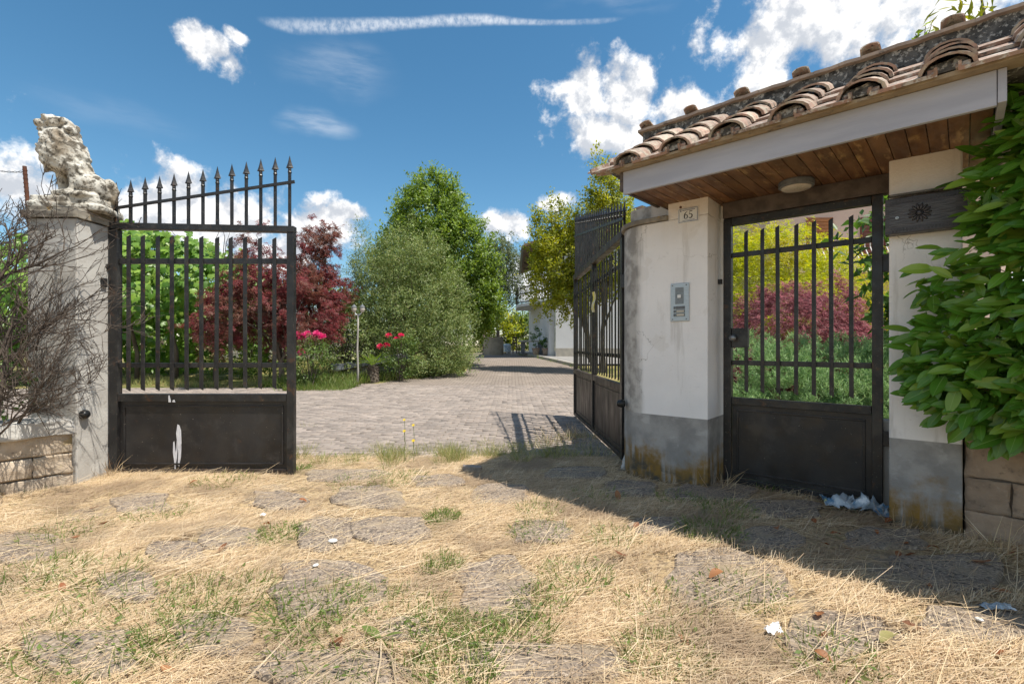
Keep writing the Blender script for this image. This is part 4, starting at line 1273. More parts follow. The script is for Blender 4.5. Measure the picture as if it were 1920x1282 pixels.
def rand_dir(n, rng):
    d = rng.normal(size=(n, 3)); return d / np.linalg.norm(d, axis=1, keepdims=True)
def crown(ells, n_twig, per, L, rng, up=.35, shell=.55, jit=.35, droop=0.0, lump=.25, keep=None):
    """twigs rooted in the outer shell of a union of ellipsoids, leaves along every twig"""
    ells = np.array(ells, float)
    vol = (ells[:, 3] * ells[:, 4] * ells[:, 5]) ** (2 / 3)
    pick = rng.choice(len(ells), n_twig * 3, p=vol / vol.sum())
    d = rand_dir(n_twig * 3, rng)
    lumpf = 1 + lump * (vn3(d * 2.6 + pick[:, None] * 7.1) - .5) * 2
    r = (shell + (1 - shell) * rng.random(n_twig * 3) ** .6) * lumpf
    c = ells[pick, :3] + d * ells[pick, 3:6] * r[:, None]
    # drop twigs that sit deep inside another lobe
    ok = np.ones(len(c), bool)
    for i, e in enumerate(ells):
        q = np.linalg.norm((c - e[:3]) / e[3:6], axis=1)
        ok &= ~((q < shell * .8) & (pick != i))
    if keep is not None: ok &= keep(c)
    c = c[ok][:n_twig]; d = d[ok][:n_twig]
    n = len(c)
    td = d * .9 + rand_dir(n, rng) * .6 + np.array([0, 0, up])
    td /= np.linalg.norm(td, axis=1, keepdims=True)
    tl = L * rng.uniform(.5, 1.25, n)
    t = rng.random((n, per))
    P = c[:, None, :] + td[:, None, :] * (t * tl[:, None])[..., None]
    P[..., 2] -= droop * (t ** 2) * tl[:, None]
    P += rng.normal(size=P.shape) * jit * L * .30
    A = td[:, None, :] * .5 + rand_dir(n * per, rng).reshape(n, per, 3) * .9 + np.array([0, 0, -droop * .8])
    Nn = rand_dir(n * per, rng).reshape(n, per, 3) * .6 + np.array([0.1, -.1, .75]) + d[:, None, :] * .65
    return P.reshape(-1, 3), A.reshape(-1, 3), Nn.reshape(-1, 3), c
def limbs(mb, root, top, targets, r0, rng, n=7, forks=.5):
    root = Vector(root); top = Vector(top)
    pts = []; rad = []
    for i in range(6):
        t = i / 5
        p = root.lerp(top, t) + Vector((rng.normal(), rng.normal(), 0)) * .03 * (top - root).length * (t > 0)
        pts.append(p); rad.append(r0 * (1.25 if i == 0 else 1 - .55 * t))
    mb.tube(pts, rad, n)
    for q in targets:
        q = Vector(q)
        k_ = rng.integers(2, 6)
        a = pts[k_]
        m = a.lerp(q, .5) + Vector((rng.normal(), rng.normal(), abs(rng.normal()))) * .08 * (q - a).length
        mb.tube([a, m, q], [rad[k_] * .6, rad[k_] * .35, max(.004, rad[k_] * .10)], 5)
def tree(name, label, cat, loc, ells, n_twig, per, L, size, mat, rng, trunk_top, r0, tmpl=T_OVAL, up=.35, shell=.55, droop=0., jit=.35, n_limb=10, group=None, lump=.25, keep=None, bark=None):
    """ells are relative to loc"""
    t = thing(name, label, cat, loc, 0, group)
    P, A, Nn, c = crown(ells, n_twig, per, L, rng, up, shell, jit, droop, lump, keep)
    S = size * rng.uniform(.65, 1.25, len(P))
    scatter('crown', tmpl, P, A, Nn, S, mat, t)
    mb = MB()
    tg = c[rng.choice(len(c), min(n_limb, len(c)), replace=False)]
    limbs(mb, (0, 0, -.1), trunk_top, tg, r0, rng)
    mb.obj('trunk', bark or M['bark'], t, smooth=True)
    return t
def bz(y): return float(base(y))

# ------------------------------------------------------------------ garden behind the gate, left to right
r_ = np.random.default_rng(5)
def vine_hedge():
    t = thing('vine_hedge', 'tall vine-covered hedge with broad pale green leaves behind the closed gate leaf', 'hedge', (-11.5, 14.6, .05))
    t.scale = (1.5, 1.5, 1.42)
    ells = [(-1.8, 2.1, 1.0, 2.2, .4, 1.0), (.2, 2.2, 1.0, 1.5, .4, 1.0), (-2.6, .3, 1.9, 1.0, 1.1, 1.1), (-1.2, .5, 2.25, 1.1, 1.4, .95), (.1, .4, 2.40, 1.0, 1.4, .75), (1.1, .5, 2.25, .9, 1.3, .62), (1.8, .5, 2.05, .65, 1.0, .5), (.5, 1.4, 2.2, 1.5, .7, .6), (-.6, -.5, 1.9, 1.2, .5, .5), (-2.2, -.4, 1.2, .9, .5, .8), (-3.8, .2, 1.8, .9, .8, 1.0)]
    P, A, Nn, c = crown(ells, 900, 16, .5, r_, up=-.05, shell=.72, jit=.5, droop=.5)
    A = A * .5 + np.array([.1, -.35, -.9]); Nn = Nn * .55 + np.array([.25, -.55, .65])
    S = r_.uniform(.075, .15, len(P))
    near = np.argsort(P[:, 1] - .25 * P[:, 2] + np.where(P[:, 0] < -1.2, 5, 0) + np.where(P[:, 0] > 2, 5, 0))[:280]
    msk = np.ones(len(P), bool); msk[near] = False
    scatter('leaf_mass', T_VINE, P[msk], A[msk], Nn[msk], S[msk], M['vine'], t)
    lm = npmesh('leaf', np.array(T_VINE[0]), np.array(T_VINE[1]), M['vine_one'])
    Rm = frames(A[near], Nn[near])
    for i, j in enumerate(near):
        mx = Matrix([list(Rm[i][0]) + [P[j, 0]], list(Rm[i][1]) + [P[j, 1]], list(Rm[i][2]) + [P[j, 2]], [0, 0, 0, 1]])
        link('leaf', lm, t, P[j], mx.to_euler(), (S[j],) * 3)
    mb = MB()
    for x in (-2.9, -1.9, -.9, .0, .8, 1.6):
        mb.tube([(x, .15, -.1), (x + .05, .1, .6), (x - .04, .0, 1.3), (x + .1, 0, 2.0)], [.05, .04, .035, .02], 7)
    mb.obj('stem', M['bark'], t, smooth=True)
    mb = MB()
    for i in range(16):
        x = r_.uniform(-2.5, 2.0)
        z = 2.9 + r_.uniform(-.1, .2)
        mb.tube([(x, 0, z - .4), (x + .1, -.1, z), (x + r_.uniform(-.1, .25), -.15, z + r_.uniform(.1, .3))], [.008, .006, .003], 4)
    mb.obj('tendril', M['twig'], t, kind='stuff')
vine_hedge()

tree('red_maple', 'dark red maple with low spreading branches seen through the closed gate leaf', 'tree', (-6.5, 13.6, .05),
     [(-1.2, -.2, 2.0, .95, .9, .60), (-.4, 0, 2.4, 1.0, .9, .75), (.5, 0, 2.2, .85, .9, .75), (-.7, 0, 3.0, .6, .6, .55), (.45, .1, 1.5, .75, .6, .55), (-.75, 0, 3.9, .28, .3, .55), (.0, 0, 2.9, .6, .6, .5), (-1.6, -.3, 1.55, .7, .5, .40), (-1.3, -.2, 2.4, .55, .5, .4)],
     520, 24, .45, .095, M['red'], r_, (0.1, 0, 1.7), .09, T_MAPLE, up=-.1, droop=.25, n_limb=34, lump=.4)
tree('red_maple', 'slender upright red maple with an open top between the gate leaf and the grey-green shrub', 'tree', (-6.15, 15.2, .1),
     [(-.05, 0, 4.2, .38, .35, .35), (.42, 0, 4.35, .22, .25, .38), (-.1, 0, 3.6, .5, .45, .5), (.1, 0, 2.8, .75, .6, .6), (-.2, 0, 4.75, .14, .14, .32), (.25, -.1, 2.0, .6, .5, .5)],
     300, 22, .45, .10, M['red'], r_, (0, 0, 3.2), .07, T_MAPLE, up=.15, droop=.15, n_limb=26, lump=.4)
tree('green_shrub', 'loose green shrub between the red maple and the vine hedge', 'shrub', (-8.6, 15.8, bz(15.8)),
     [(0, 0, 1.3, .9, .7, 1.2), (.8, 0, 1.0, .8, .6, .9), (-.7, 0, .9, .7, .6, .8)], 260, 20, .5, .11, M['far'], r_, (0, 0, 1.0), .05, T_OVAL, n_limb=14)
tree('green_shrub', 'light green shrub low between the red maples and the lamp post', 'shrub', (-5.6, 16.2, bz(16.2)),
     [(0, 0, 1.1, .9, .7, 1.0), (.7, 0, .8, .7, .6, .7), (-.3, 0, 1.9, .5, .5, .7)], 260, 20, .45, .09, M['privet'], r_, (0, 0, 1.0), .05, T_OVAL, n_limb=14)
tree('grey_green_shrub', 'large loose grey-green shrub with small leaves at the lawn corner', 'shrub', (-3.75, 17.0, bz(17)),
     [(0, 0, 2.4, 1.6, 1.3, 1.9), (-.9, -.1, 2.6, 1.1, 1.0, 1.5), (.9, 0, 1.9, 1.15, 1.1, 1.5), (.2, -.2, 3.7, 1.15, .9, 1.0), (-1.5, 0, 1.6, 1.0, .8, 1.2), (.4, -.3, .8, 1.5, .9, .75), (-1.55, .1, 3.9, .32, .32, 1.3), (-1.1, .1, 3.3, .6, .5, .9), (1.5, 0, 1.0, .7, .8, .8),
      (-.4, 0, 4.55, .34, .3, .55), (.75, 0, 4.5, .40, .35, .45), (1.25, -.1, 3.6, .45, .4, .5), (1.75, 0, 2.75, .42, .4, .45), (-2.1, 0, 2.35, .45, .4, .40), (-1.9, .1, 3.2, .28, .3, .55), (2.05, 0, 1.75, .36, .4, .36), (-2.35, 0, 1.1, .45, .5, .5), (.15, 0, 5.0, .16, .16, .36), (-.9, -.2, 4.1, .26, .3, .40), (1.95, 0, .55, .45, .5, .40)],
     3600, 26, .42, .09, M['privet'], r_, (0, 0, 1.6), .08, T_NARROW, up=.35, shell=.5, jit=.6, n_limb=40, lump=.6)
tree('bay_tree', 'tall dense bright green tree rising behind the grey-green shrub', 'tree', (-3.4, 21.0, bz(21)),
     [(-.05, 0, 6.2, 1.55, 1.4, 1.6), (-.45, 0, 4.8, 2.0, 1.6, 1.6), (.9, 0, 4.6, 1.6, 1.5, 1.6), (1.6, 0, 3.2, 1.25, 1.2, 1.3), (0, 0, 3.3, 2.2, 1.5, 1.4), (-.1, 0, 7.4, .75, .7, .75), (.55, 0, 6.9, .6, .6, .7), (1.9, .2, 2.2, .85, .9, .8)],
     2700, 26, .55, .145, M['bay'], r_, (.1, 0, 5.0), .16, T_OVAL, up=.55, shell=.6, jit=.45, n_limb=16, lump=.4)
tree('weeping_birch', 'weeping birch with hanging grey-green strands behind the bright green tree', 'tree', (-1.0, 37.0, bz(37)),
     [(0, 0, 7.3, 1.5, 1.2, 1.9), (.8, 0, 6.2, .85, .8, 1.8), (-.5, 0, 6.0, 1.2, .9, 1.8), (.2, 0, 8.3, .9, .8, 1.0)],
     520, 24, 1.5, .17, M['birch'], r_, (0, 0, 6.5), .14, T_OVAL, up=-1.2, shell=.5, jit=.12, droop=.6, n_limb=14)
tree('golden_tree', 'yellow-green tree beside the open gate leaf in front of the house', 'tree', (3.35, 19.0, bz(19)),
     [(-1.45, 0, 4.2, 1.05, 1.0, 1.35), (-1.05, 0, 2.9, .85, .85, .72), (-2.1, 0, 5.3, .45, .4, .8), (-1.2, 0, 5.6, .55, .5, .8), (-1.85, 0, 3.3, .70, .8, 1.0), (-2.2, 0, 5.0, .35, .4, .6), (-.8, 0, 4.6, .9, .8, 1.0), (-1.75, 0, 6.3, .16, .16, .45), (-2.25, 0, 6.0, .12, .12, .35), (-.4, 0, 3.4, .8, .8, .9)],
     900, 26, .5, .125, M['gold'], r_, (-.6, 0, 3.0), .10, T_OVAL, up=.35, shell=.55, jit=.45, n_limb=14, lump=.4)
tree('golden_tree', 'second yellow-green tree showing its top above the spears of the open gate leaf', 'tree', (3.4, 18.0, bz(18)),
     [(-.05, 0, 6.6, .42, .4, .9), (.25, 0, 5.5, .85, .8, 1.1), (.3, 0, 4.2, 1.1, .9, 1.2), (-.2, 0, 7.6, .14, .14, .5), (-.5, 0, 6.2, .2, .2, .5), (.3, 0, 6.8, .3, .3, .5)],
     520, 26, .5, .125, M['gold'], r_, (.2, 0, 4.0), .10, T_OVAL, up=.5, shell=.5, jit=.45, n_limb=12, lump=.4)

# far trees and hedges that close the view
far = [(-1.2, 40, 3.2, 1.7, 'yellow-green bush behind the well', 'yellow'), (.9, 41, 2.9, 1.6, 'dark green bush beside the house wall', 'far'), (-3.8, 39, 4.6, 2.2, 'rounded green bush left of the well', 'far'),
       (2.6, 44, 3.4, 2.0, 'broad green bush beyond the house corner', 'far')]
for (x, y, h, w, lab, mt) in far:
    tree('bush', lab, 'bush', (x, y, bz(y)), [(0, 0, h * .5, w, w * .8, h * .5), (w * .3, 0, h * .72, w * .6, w * .6, h * .3), (-w * .4, 0, h * .6, w * .6, w * .6, h * .35)],
         240, 20, .9, .22, M[mt], r_, (0, 0, h * .5), .1, T_OVAL, n_limb=6)
bg_trees = [(-36, 42, 6, 3.6), (-29, 40, 5, 3.2), (-23, 38, 5.5, 3.2), (-17, 40, 6.0, 3.3), (-11.5, 42, 5.0, 3.4), (-7.2, 40, 5.2, 2.8), (6.5, 50, 6, 3.5), (13, 40, 5, 3.4), (20, 42, 6, 3.4)]
labs = ['leftmost green tree of the distant row', 'low green tree of the distant row left of the gate pillar', 'green tree far behind the vine hedge', 'green tree far behind the red maple', 'wide green tree far behind the lawn',
        'green tree far behind the grey-green shrub', 'green tree far behind the house', 'green tree far behind the pink house', 'rightmost green tree far behind the pink house']
for i, (x, y, h, w) in enumerate(bg_trees):
    tree('distant_tree', labs[i], 'tree', (x, y, bz(y)), [(0, 0, h * .55, w, w * .7, h * .45), (w * .4, 0, h * .7, w * .6, w * .6, h * .3), (-w * .5, 0, h * .5, w * .7, w * .6, h * .4)],
         200, 18, 1.1, .34, M['far'], r_, (0, 0, h * .5), .18, T_OVAL, n_limb=5, group='trees closing the view behind the garden')

# garden seen through the pedestrian gate
tree('yellow_maple', 'large yellow-green shrub filling the view through the pedestrian gate', 'shrub', (6.4, 11.5, 0),
     [(0, 0, 2.2, 2.0, 1.2, 1.5), (-1.0, 0, 2.4, 1.1, 1.0, 1.5), (1.0, 0, 2.0, 1.4, 1.0, 1.3), (-.2, 0, 3.2, 1.1, .9, .75), (1.9, -.2, 1.3, 1.2, .8, .9), (-1.3, -.2, 1.3, .9, .8, .9)],
     1500, 24, .5, .10, M['yellow'], r_, (0, 0, 1.8), .12, T_LACE3, up=-.1, shell=.6, droop=.35, jit=.4, n_limb=12, lump=.45)
tree('purple_maple', 'domed purple maple behind the bars of the pedestrian gate', 'shrub', (4.95, 8.4, 0),
     [(0, 0, 1.15, 1.05, .8, 1.0), (.75, -.1, .90, .65, .6, .60), (-.75, 0, .80, .50, .6, .50), (1.3, 0, .85, .5, .5, .45)],
     1150, 22, .32, .085, M['purple'], r_, (0, 0, .9), .07, T_LACE, up=-.25, shell=.7, droop=.5, jit=.45, n_limb=10, lump=.3)
def juniper():
    t = thing('juniper', 'low spreading blue-green juniper just behind the pedestrian gate', 'shrub', (4.0, 6.5, 0))
    ells = [(-.7, 0, .55, .75, .6, .55), (.3, .1, .62, .9, .7, .52), (1.3, .2, .60, .9, .7, .48), (-.2, -.5, .30, 1.1, .5, .42), (1.0, -.5, .32, .9, .5, .42), (2.1, .3, .5, .8, .6, .45)]
    P, A, Nn, c = crown(ells, 1700, 24, .26, r_, up=.3, shell=.8, jit=.3)
    A = A * .5 + np.array([0, -.1, .5])
    scatter('foliage', T_LACE3, P, A, Nn, r_.uniform(.04, .08, len(P)), M['juniper'], t)
    mb = MB()
    for i in range(14):
        q = c[r_.integers(len(c))]
        mb.tube([(.2, 0, -.05), (.2 + (q[0] - .2) * .5, q[1] * .5, .25), tuple(q)], [.03, .015, .006], 5)
    mb.obj('stem', M['bark'], t)
juniper()
tree('fig_tree', 'dark broad-leaved branch hanging at the right of the pedestrian gate', 'tree', (5.25, 6.4, 0),
     [(0, 0, 2.2, .40, .4, .65), (-.42, -.05, 2.75, .25, .25, .22), (.15, 0, 1.5, .35, .35, .5), (-.2, 0, 2.35, .3, .3, .25)],
     90, 12, .35, .17, M['fig'], r_, (.1, 0, 2.0), .05, T_OVAL, up=-.2, droop=.3, n_limb=14)
tree('walnut_tree', 'leafy tree top reaching over the right end of the tiled canopy', 'tree', (4.35, 4.0, 0),
     [(-.25, 0, 3.98, .45, .35, .30), (.3, 0, 4.1, .6, .5, .5), (.6, 0, 3.7, .6, .5, .5)],
     90, 16, .40, .125, M['gold'], r_, (.3, 0, 3.3), .08, T_NARROW, up=-.1, droop=.25, n_limb=26, jit=.35)
sp = thing('roof_seedling', 'small leafy seedling sprouting from the canopy ridge', 'plant', kw(1.70, .95, 3.10), 0)
mb = MB(); P = []; A = []
for i in range(6):
    a = i * 1.1; q = Vector((.05 * math.cos(a), .05 * math.sin(a), .06 + .022 * i))
    mb.tube([(0, 0, 0), q * .6, q], [.004, .003, .002], 4)
    for j in range(4): P.append(q * (.6 + .15 * j)); A.append((math.cos(a + j), math.sin(a + j), .4))
mb.obj('stem', M['twig'], sp)
scatter('leaves', T_OVAL, np.array(P), np.array(A, float), np.tile([[0, 0, 1.]], (len(P), 1)) + r_.normal(size=(len(P), 3)) * .3, r_.uniform(.035, .06, len(P)), M['bay'], sp)

# ------------------------------------------------------------------ cherry laurel over the right wall
def laurel():
    t = thing('laurel_hedge', 'big glossy cherry laurel spilling over the right column and wall', 'hedge', rw(2.0, 0), ANG)
    ells = [(-.02, -.42, 1.58, .72, .34, 1.00), (.15, -.52, 1.50, .64, .36, .90), (-.36, -.42, 1.08, .44, .24, .46), (.45, -.50, 2.2, .75, .50, .55), (-.06, -.42, 2.0, .44, .26, .46), (.95, -.35, 1.5, .75, .50, 1.0), (.12, -.48, .86, .42, .24, .34), (1.35, -.95, 1.75, .80, .50, .92), (-.20, -.62, 2.30, .20, .16, .34)]
    rg = np.random.default_rng(77)
    E = np.array(ells)
    # shoots start inside and end at the surface
    n = 460
    pk = rg.choice(len(E), n, p=np.array([.17, .17, .11, .16, .11, .14, .06, .05, .03]))
    d = rand_dir(n, rg); d[:, 1] = -np.abs(d[:, 1]) * 1.15; d /= np.linalg.norm(d, axis=1, keepdims=True)
    tip = E[pk, :3] + d * E[pk, 3:6] * np.where(np.arange(n) % 3 == 0, rg.uniform(.3, .75, n), rg.uniform(.75, 1.03, n))[:, None]
    P = []; A = []; Nn = []; S = []
    mb = MB()
    for i in range(n):
        q = Vector(tip[i]); dd = (Vector(d[i]) * .75 + Vector((rg.normal() * .25, -.2, .45 + rg.normal() * .25))).normalized()
        L = rg.uniform(.20, .38)
        rt = q - dd * L
        mb.tube([rt, rt + dd * L * .5, q], [.005, .004, .002], 4)
        side = dd.orthogonal().normalized(); bi = dd.cross(side)
        nl = rg.integers(7, 11)
        for j in range(nl):
            a = j * 2.4 + i
            u = j / (nl - 1)
            out_ = side * math.cos(a) + bi * math.sin(a)
            spread = 1.15 - .75 * u
            ax = (dd * (.55 + .5 * u) + out_ * spread + Vector((-.12, -.15, -.30 * (1 - u)))).normalized()
            P.append(rt + dd * L * (.15 + .85 * u)); A.append(ax)
            nn = dd * .6 + Vector((0, -.55, .75)) - out_ * .25 + Vector(rg.normal(size=3)) * .15
            Nn.append(nn); S.append(rg.uniform(.125, .19) * (1 - .35 * u * u))
    # outer leaves hang like shingles over the face of the hedge
    m = 3500
    pk = rg.choice(len(E), m, p=np.array([.18, .18, .12, .16, .12, .13, .06, .05]) if False else np.array([.18, .17, .12, .15, .11, .13, .06, .04, .04]))
    d = rand_dir(m, rg); d[:, 1] = -np.abs(d[:, 1]); 
    Pc = E[pk, :3] + d * E[pk, 3:6] * rg.uniform(.80, 1.02, m)[:, None]
    Ac = np.array([-.50, -.22, -.22]) + rg.normal(0, 1, (m, 3)) * np.array([.50, .18, .42]) + d * .35
    Nc = np.array([-.05, -.78, .62]) + rg.normal(0, .24, (m, 3)) + d * .25
    P = np.concatenate([np.array(P), Pc]); A = np.concatenate([np.array(A), Ac]); Nn = np.concatenate([np.array(Nn), Nc]); S = np.concatenate([np.array(S), np.clip(rg.normal(.130, .030, m), .065, .19)])
    keep_ = ~((P[:, 2] > 1.72) & (P[:, 2] < 2.20) & (P[:, 0] < -.50)) & ~((P[:, 2] > 2.2) & (P[:, 0] < -.55))
    P = P[keep_]; A = A[keep_]; Nn = Nn[keep_]; S = S[keep_]
    # camera in the hedge's own frame: the 300 leaves nearest to it, inside the frame, are single parts
    cl_ = (Matrix.Translation(rw(2.0, 0)) @ Matrix.Rotation(ANG, 4, 'Z')).inverted() @ Vector((0, 0, CAMZ))
    dist = np.linalg.norm(P - np.array(cl_), axis=1)
    w_ = (np.array(Matrix.Rotation(ANG, 3, 'Z')) @ P.T).T + np.array(rw(2.0, 0))
    inside = (np.abs(w_[:, 0]) / w_[:, 1] < 1.06)
    rank = np.argsort(np.where(inside, -S / dist, 9))
    near = rank[:300]
    msk = np.ones(len(P), bool); msk[near] = False
    scatter('leaf_mass', T_LAUREL, P[msk], A[msk], Nn[msk], S[msk], [M['laurel'], M['rib']], t, tmi=LAUREL_MI)
    lm = npmesh('leaf', np.array(T_LAUREL[0]), np.array(T_LAUREL[1]), [M['laurel_one'], M['rib']], mi=LAUREL_MI, smooth=True)
    Rm = frames(A[near], Nn[near])
    for i, j in enumerate(near):
        mx = Matrix([list(Rm[i][0]) + [0], list(Rm[i][1]) + [0], list(Rm[i][2]) + [0], [0, 0, 0, 1]])
        link('leaf', lm, t, P[j], mx.to_euler(), (S[j],) * 3)
    for k_ in range(7):
        x = -.3 + k_ * .45
        mb.tube([(x, -.02, .2), (x + .03, -.1, .9), (x + .05, -.15, 1.7), (x, -.2, 2.4)], [.025, .02, .015, .008], 6)
    mb.obj('stem', M['bark'], t)
laurel()

# ------------------------------------------------------------------ bare hedge in front of the left pillar
def bare_hedge():
    t = thing('bare_hedge', 'leafless dry hedge of brown twigs above the low wall at far left', 'hedge', (-3.93, 3.72, .45))
    rg = random.Random(12)
    mb = MB(); fine = MB()
    def grow(p, d, L, r, dep):
        pts = [p]; rad = [r]; q = p.copy(); dd = d.copy()
        n = 4 if dep < 2 else 3
        for i in range(n):
            dd = (dd + Vector((rg.gauss(0, .22), rg.gauss(0, .16), rg.gauss(.04, .18)))).normalized()
            q = q + dd * L / n
            pts.append(q.copy()); rad.append(max(.0016, r * (1 - .55 * (i + 1) / n)))
        (mb if dep < 2 else fine).tube(pts, rad, 6 if dep < 2 else 4)
        if dep >= 3: return
        nb = [6, 5, 3, 0][dep]
        for i in range(nb):
            k_ = rg.uniform(.25, 1.0) * n
            a = int(min(n - 1, k_)); f = k_ - a
            s = pts[a].lerp(pts[a + 1], f)
            if s.z < .16 and dep > 0: continue
            nd = (dd * .7 + Vector((rg.gauss(.28, .55), rg.gauss(-.05, .40), rg.gauss(.16, .42)))).normalized()
            grow(s, nd, L * rg.uniform(.42, .68), max(.0026, rad[a] * .62), dep + 1)
    for (x, y, z, dx, dz, L, r) in [(-.10, .0, .0, .05, 1.0, 1.15, .020), (.02, -.06, .0, .15, 1.0, .95, .015), (-.2, .03, .1, .5, .8, 1.0, .018), (.08, .0, .0, .3, .8, .7, .011), (-.15, -.05, .3, .7, .6, .8, .014), (-.25, .0, .55, .8, .5, .75, .014), (-.2, -.08, .85, .65, .75, .75, .013), (-.3, .05, 1.0, .8, .4, .8, .013), (-.05, -.1, .0, .7, .35, .6, .009), (.1, -.12, .02, .6, .4, .4, .008), (-.3, -.02, .2, .9, .2, .8, .012), (-.15, .05, 1.1, .5, .9, .6, .012), (-.62, .0, .0, .15, 1.0, 1.0, .022), (-.45, -.05, .0, .35, 1.0, .95, .018), (-.35, .02, .05, .45, .7, .8, .014), (-.75, -.02, .55, .75, .75, .95, .020), (-.8, .02, .2, .9, .35, .9, .016), (-.55, -.08, .0, .8, .45, .75, .012),
                                    (-.75, .0, .95, .55, .6, .8, .018), (-.5, .03, .0, .1, 1.0, .85, .014), (-.2, -.1, .02, .5, .45, .45, .009)]:
        grow(Vector((x, y, z)), Vector((dx, 0, dz)).normalized(), L, r, 0)
    mb.obj('branch', M['twig'], t)
    fine.obj('twig', M['twig'], t, kind='stuff')
    q = np.random.default_rng(8)
    P = np.stack([q.uniform(-.45, .10, 170), q.uniform(-.02, .22, 170), .12 + .75 * q.random(170) ** 1.4], -1)
    scatter('leaves', T_OVAL, P, q.normal(size=P.shape) + np.array([.2, -.3, .1]), q.normal(0, .5, P.shape) + np.array([.1, -.6, .6]), q.uniform(.04, .085, 170), M['fig'], t)
bare_hedge()
fp = thing('fence_stake', 'leaning rusty steel stake carrying a strand of wire beside the lion', 'stake', (-3.98, 4.05, 0))
a = W(46, 312, 4.05) - Vector((-3.98, 4.05, 0)); b = W(84, 800, 4.05) - Vector((-3.98, 4.05, 0))
MB().tube([b, b.lerp(a, .5) + Vector((.01, 0, 0)), a], .014, 10).obj('rod', M['rust'], fp)
rb_ = MB()
for i in range(60):
    c_ = b.lerp(a, i / 60)
    rb_.tube([c_, c_ + Vector((0, 0, .008))], .0165, 8)
rb_.obj('rod_rib', M['rust'], fp, kind='stuff')
wr_ = MB()
w0 = W(48, 322, 4.05); w1 = W(-60, 300, 4.4)
pts = [w0.lerp(w1, i / 24) + Vector((0, .006 * math.sin(i * 1.4), -.04 * math.sin(PI * i / 24) + .006 * math.cos(i * 1.4))) for i in range(25)]
pts2 = [w0.lerp(w1, i / 24) + Vector((0, -.006 * math.sin(i * 1.4), -.04 * math.sin(PI * i / 24) - .006 * math.cos(i * 1.4))) for i in range(25)]
wr_.tube(pts, .0028, 5).tube(pts2, .0028, 5)
w2 = W(76, 372, 4.0); w3 = W(160, 398, 3.99)
wr_.tube([W(70, 366, 4.02), w2, W(120, 388, 3.98), w3], .002, 4)
tag(wr_.obj('wire', M['screw']), 'twisted wire strand running left from the rusty stake', 'wire')

# ------------------------------------------------------------------ roses, palm, lamp post, stone pile
def rose(loc, lab, blooms, h, w, seed, bm='bloom'):
    rg = np.random.default_rng(seed)
    t = thing('rose_bush', lab, 'rose bush', loc)
    P, A, Nn, c = crown([(0, 0, h * .55, w, w * .8, h * .42), (w * .3, 0, h * .8, w * .6, w * .5, h * .2)], 150, 16, .28, rg, up=.4, shell=.35, jit=.5)
    scatter('foliage', T_OVAL, P, A, Nn, rg.uniform(.045, .085, len(P)), M['rose_leaf'], t)
    mb = MB()
    for i in range(12):
        q = c[rg.integers(len(c))]
        mb.tube([(rg.normal() * .05, rg.normal() * .05, -.05), (q[0] * .5, q[1] * .5, q[2] * .6), tuple(q)], [.012, .009, .004], 5)
    for (x, y, z) in blooms: mb.tube([(x * .6, y * .6, z * .6), (x, y, z)], [.006, .004], 5)
    mb.obj('stem', M['twig'], t)
    for i, (x, y, z) in enumerate(blooms):
        b = MB()
        for j in range(16):
            a = j * 2.4; rr_ = .03 + .06 * j / 16; el = 1.2 - j * .07
            q = Vector((rr_ * math.cos(a) * .6, rr_ * math.sin(a) * .6, .02))
            o_ = Vector((math.cos(a) * math.cos(el), math.sin(a) * math.cos(el), math.sin(el)))
            s_ = Vector((-math.sin(a), math.cos(a), 0)) * .042
            b.add([q, q + o_ * .048 + s_, q + o_ * .08, q + o_ * .048 - s_], [(0, 1, 2, 3)])
        b.obj('bloom', M[bm], t, loc=(x, y, z), rot=(rg.normal() * .3 + .5, rg.normal() * .3, 0), )
def rel(px, py, Y, loc): v = W(px, py, Y) - Vector(loc); return (v.x, v.y, v.z)
l1 = (-5.45, 13.0, bz(13.0))
rose(l1, 'pink rose bush right of the closed gate leaf', [rel(x, y, 12.85, l1) for x, y in ((560, 627), (571, 629), (566, 632), (598, 629), (605, 632), (602, 636), (566, 660), (577, 627), (594, 626))], 1.25, .55, 4)
l2 = (-3.5, 15.2, bz(15.2))
rose(l2, 'red rose bush beside the little palm', [rel(x, y, 15.1, l2) for x, y in ((729, 630), (744, 636), (752, 630), (713, 650), (725, 648))], 1.35, .55, 9, 'bloom_red')
cy = thing('sago_palm', 'small sago palm with stubby trunk on the lawn', 'palm', (-4.25, 14.8, bz(14.8)))
mb = MB().lathe([(.16, -.1), (.17, .1), (.15, .3), (.16, .45), (.10, .52), (0, .53)], 14)
for i in range(46):
    a = i * 2.4; z = .02 + i * .0105
    mb.box(-.02, .02, -.02, .03, -.02, .02, M=Matrix.Translation((.165 * math.cos(a), .165 * math.sin(a), z)) @ Matrix.Rotation(a, 4, 'Z') @ Matrix.Rotation(.6, 4, 'Y'))
mb.obj('trunk', M['bark'], cy)
for i in range(24):
    a = i * 2.4; el = 1.25 - .9 * (i / 24)
    b = MB(); n = 12
    prev = None
    for j in range(n):
        t_ = j / (n - 1)
        rr_ = .05 + .62 * t_ * math.cos(el); z = .50 + .62 * t_ * math.sin(el) - .22 * t_ * t_
        c_ = Vector((rr_ * math.cos(a), rr_ * math.sin(a), z)); sd_ = Vector((-math.sin(a), math.cos(a), 0)); fw = Vector((math.cos(a), math.sin(a), .3))
        if j > 1:
            L = .13 * math.sin(PI * min(1, t_ * .95 + .08))
            for s_ in (-1, 1):
                e = c_ + sd_ * s_ * L + fw * .05 + Vector((0, 0, .03))
                b.add([c_ - fw * .012, c_ + fw * .012, e], [(0, 1, 2)])
        if prev is not None: b.add([prev - sd_ * .006, prev + sd_ * .006, c_ + sd_ * .006, c_ - sd_ * .006], [(0, 1, 2, 3)])
        prev = c_
    b.obj('frond', M['cycad'], cy)
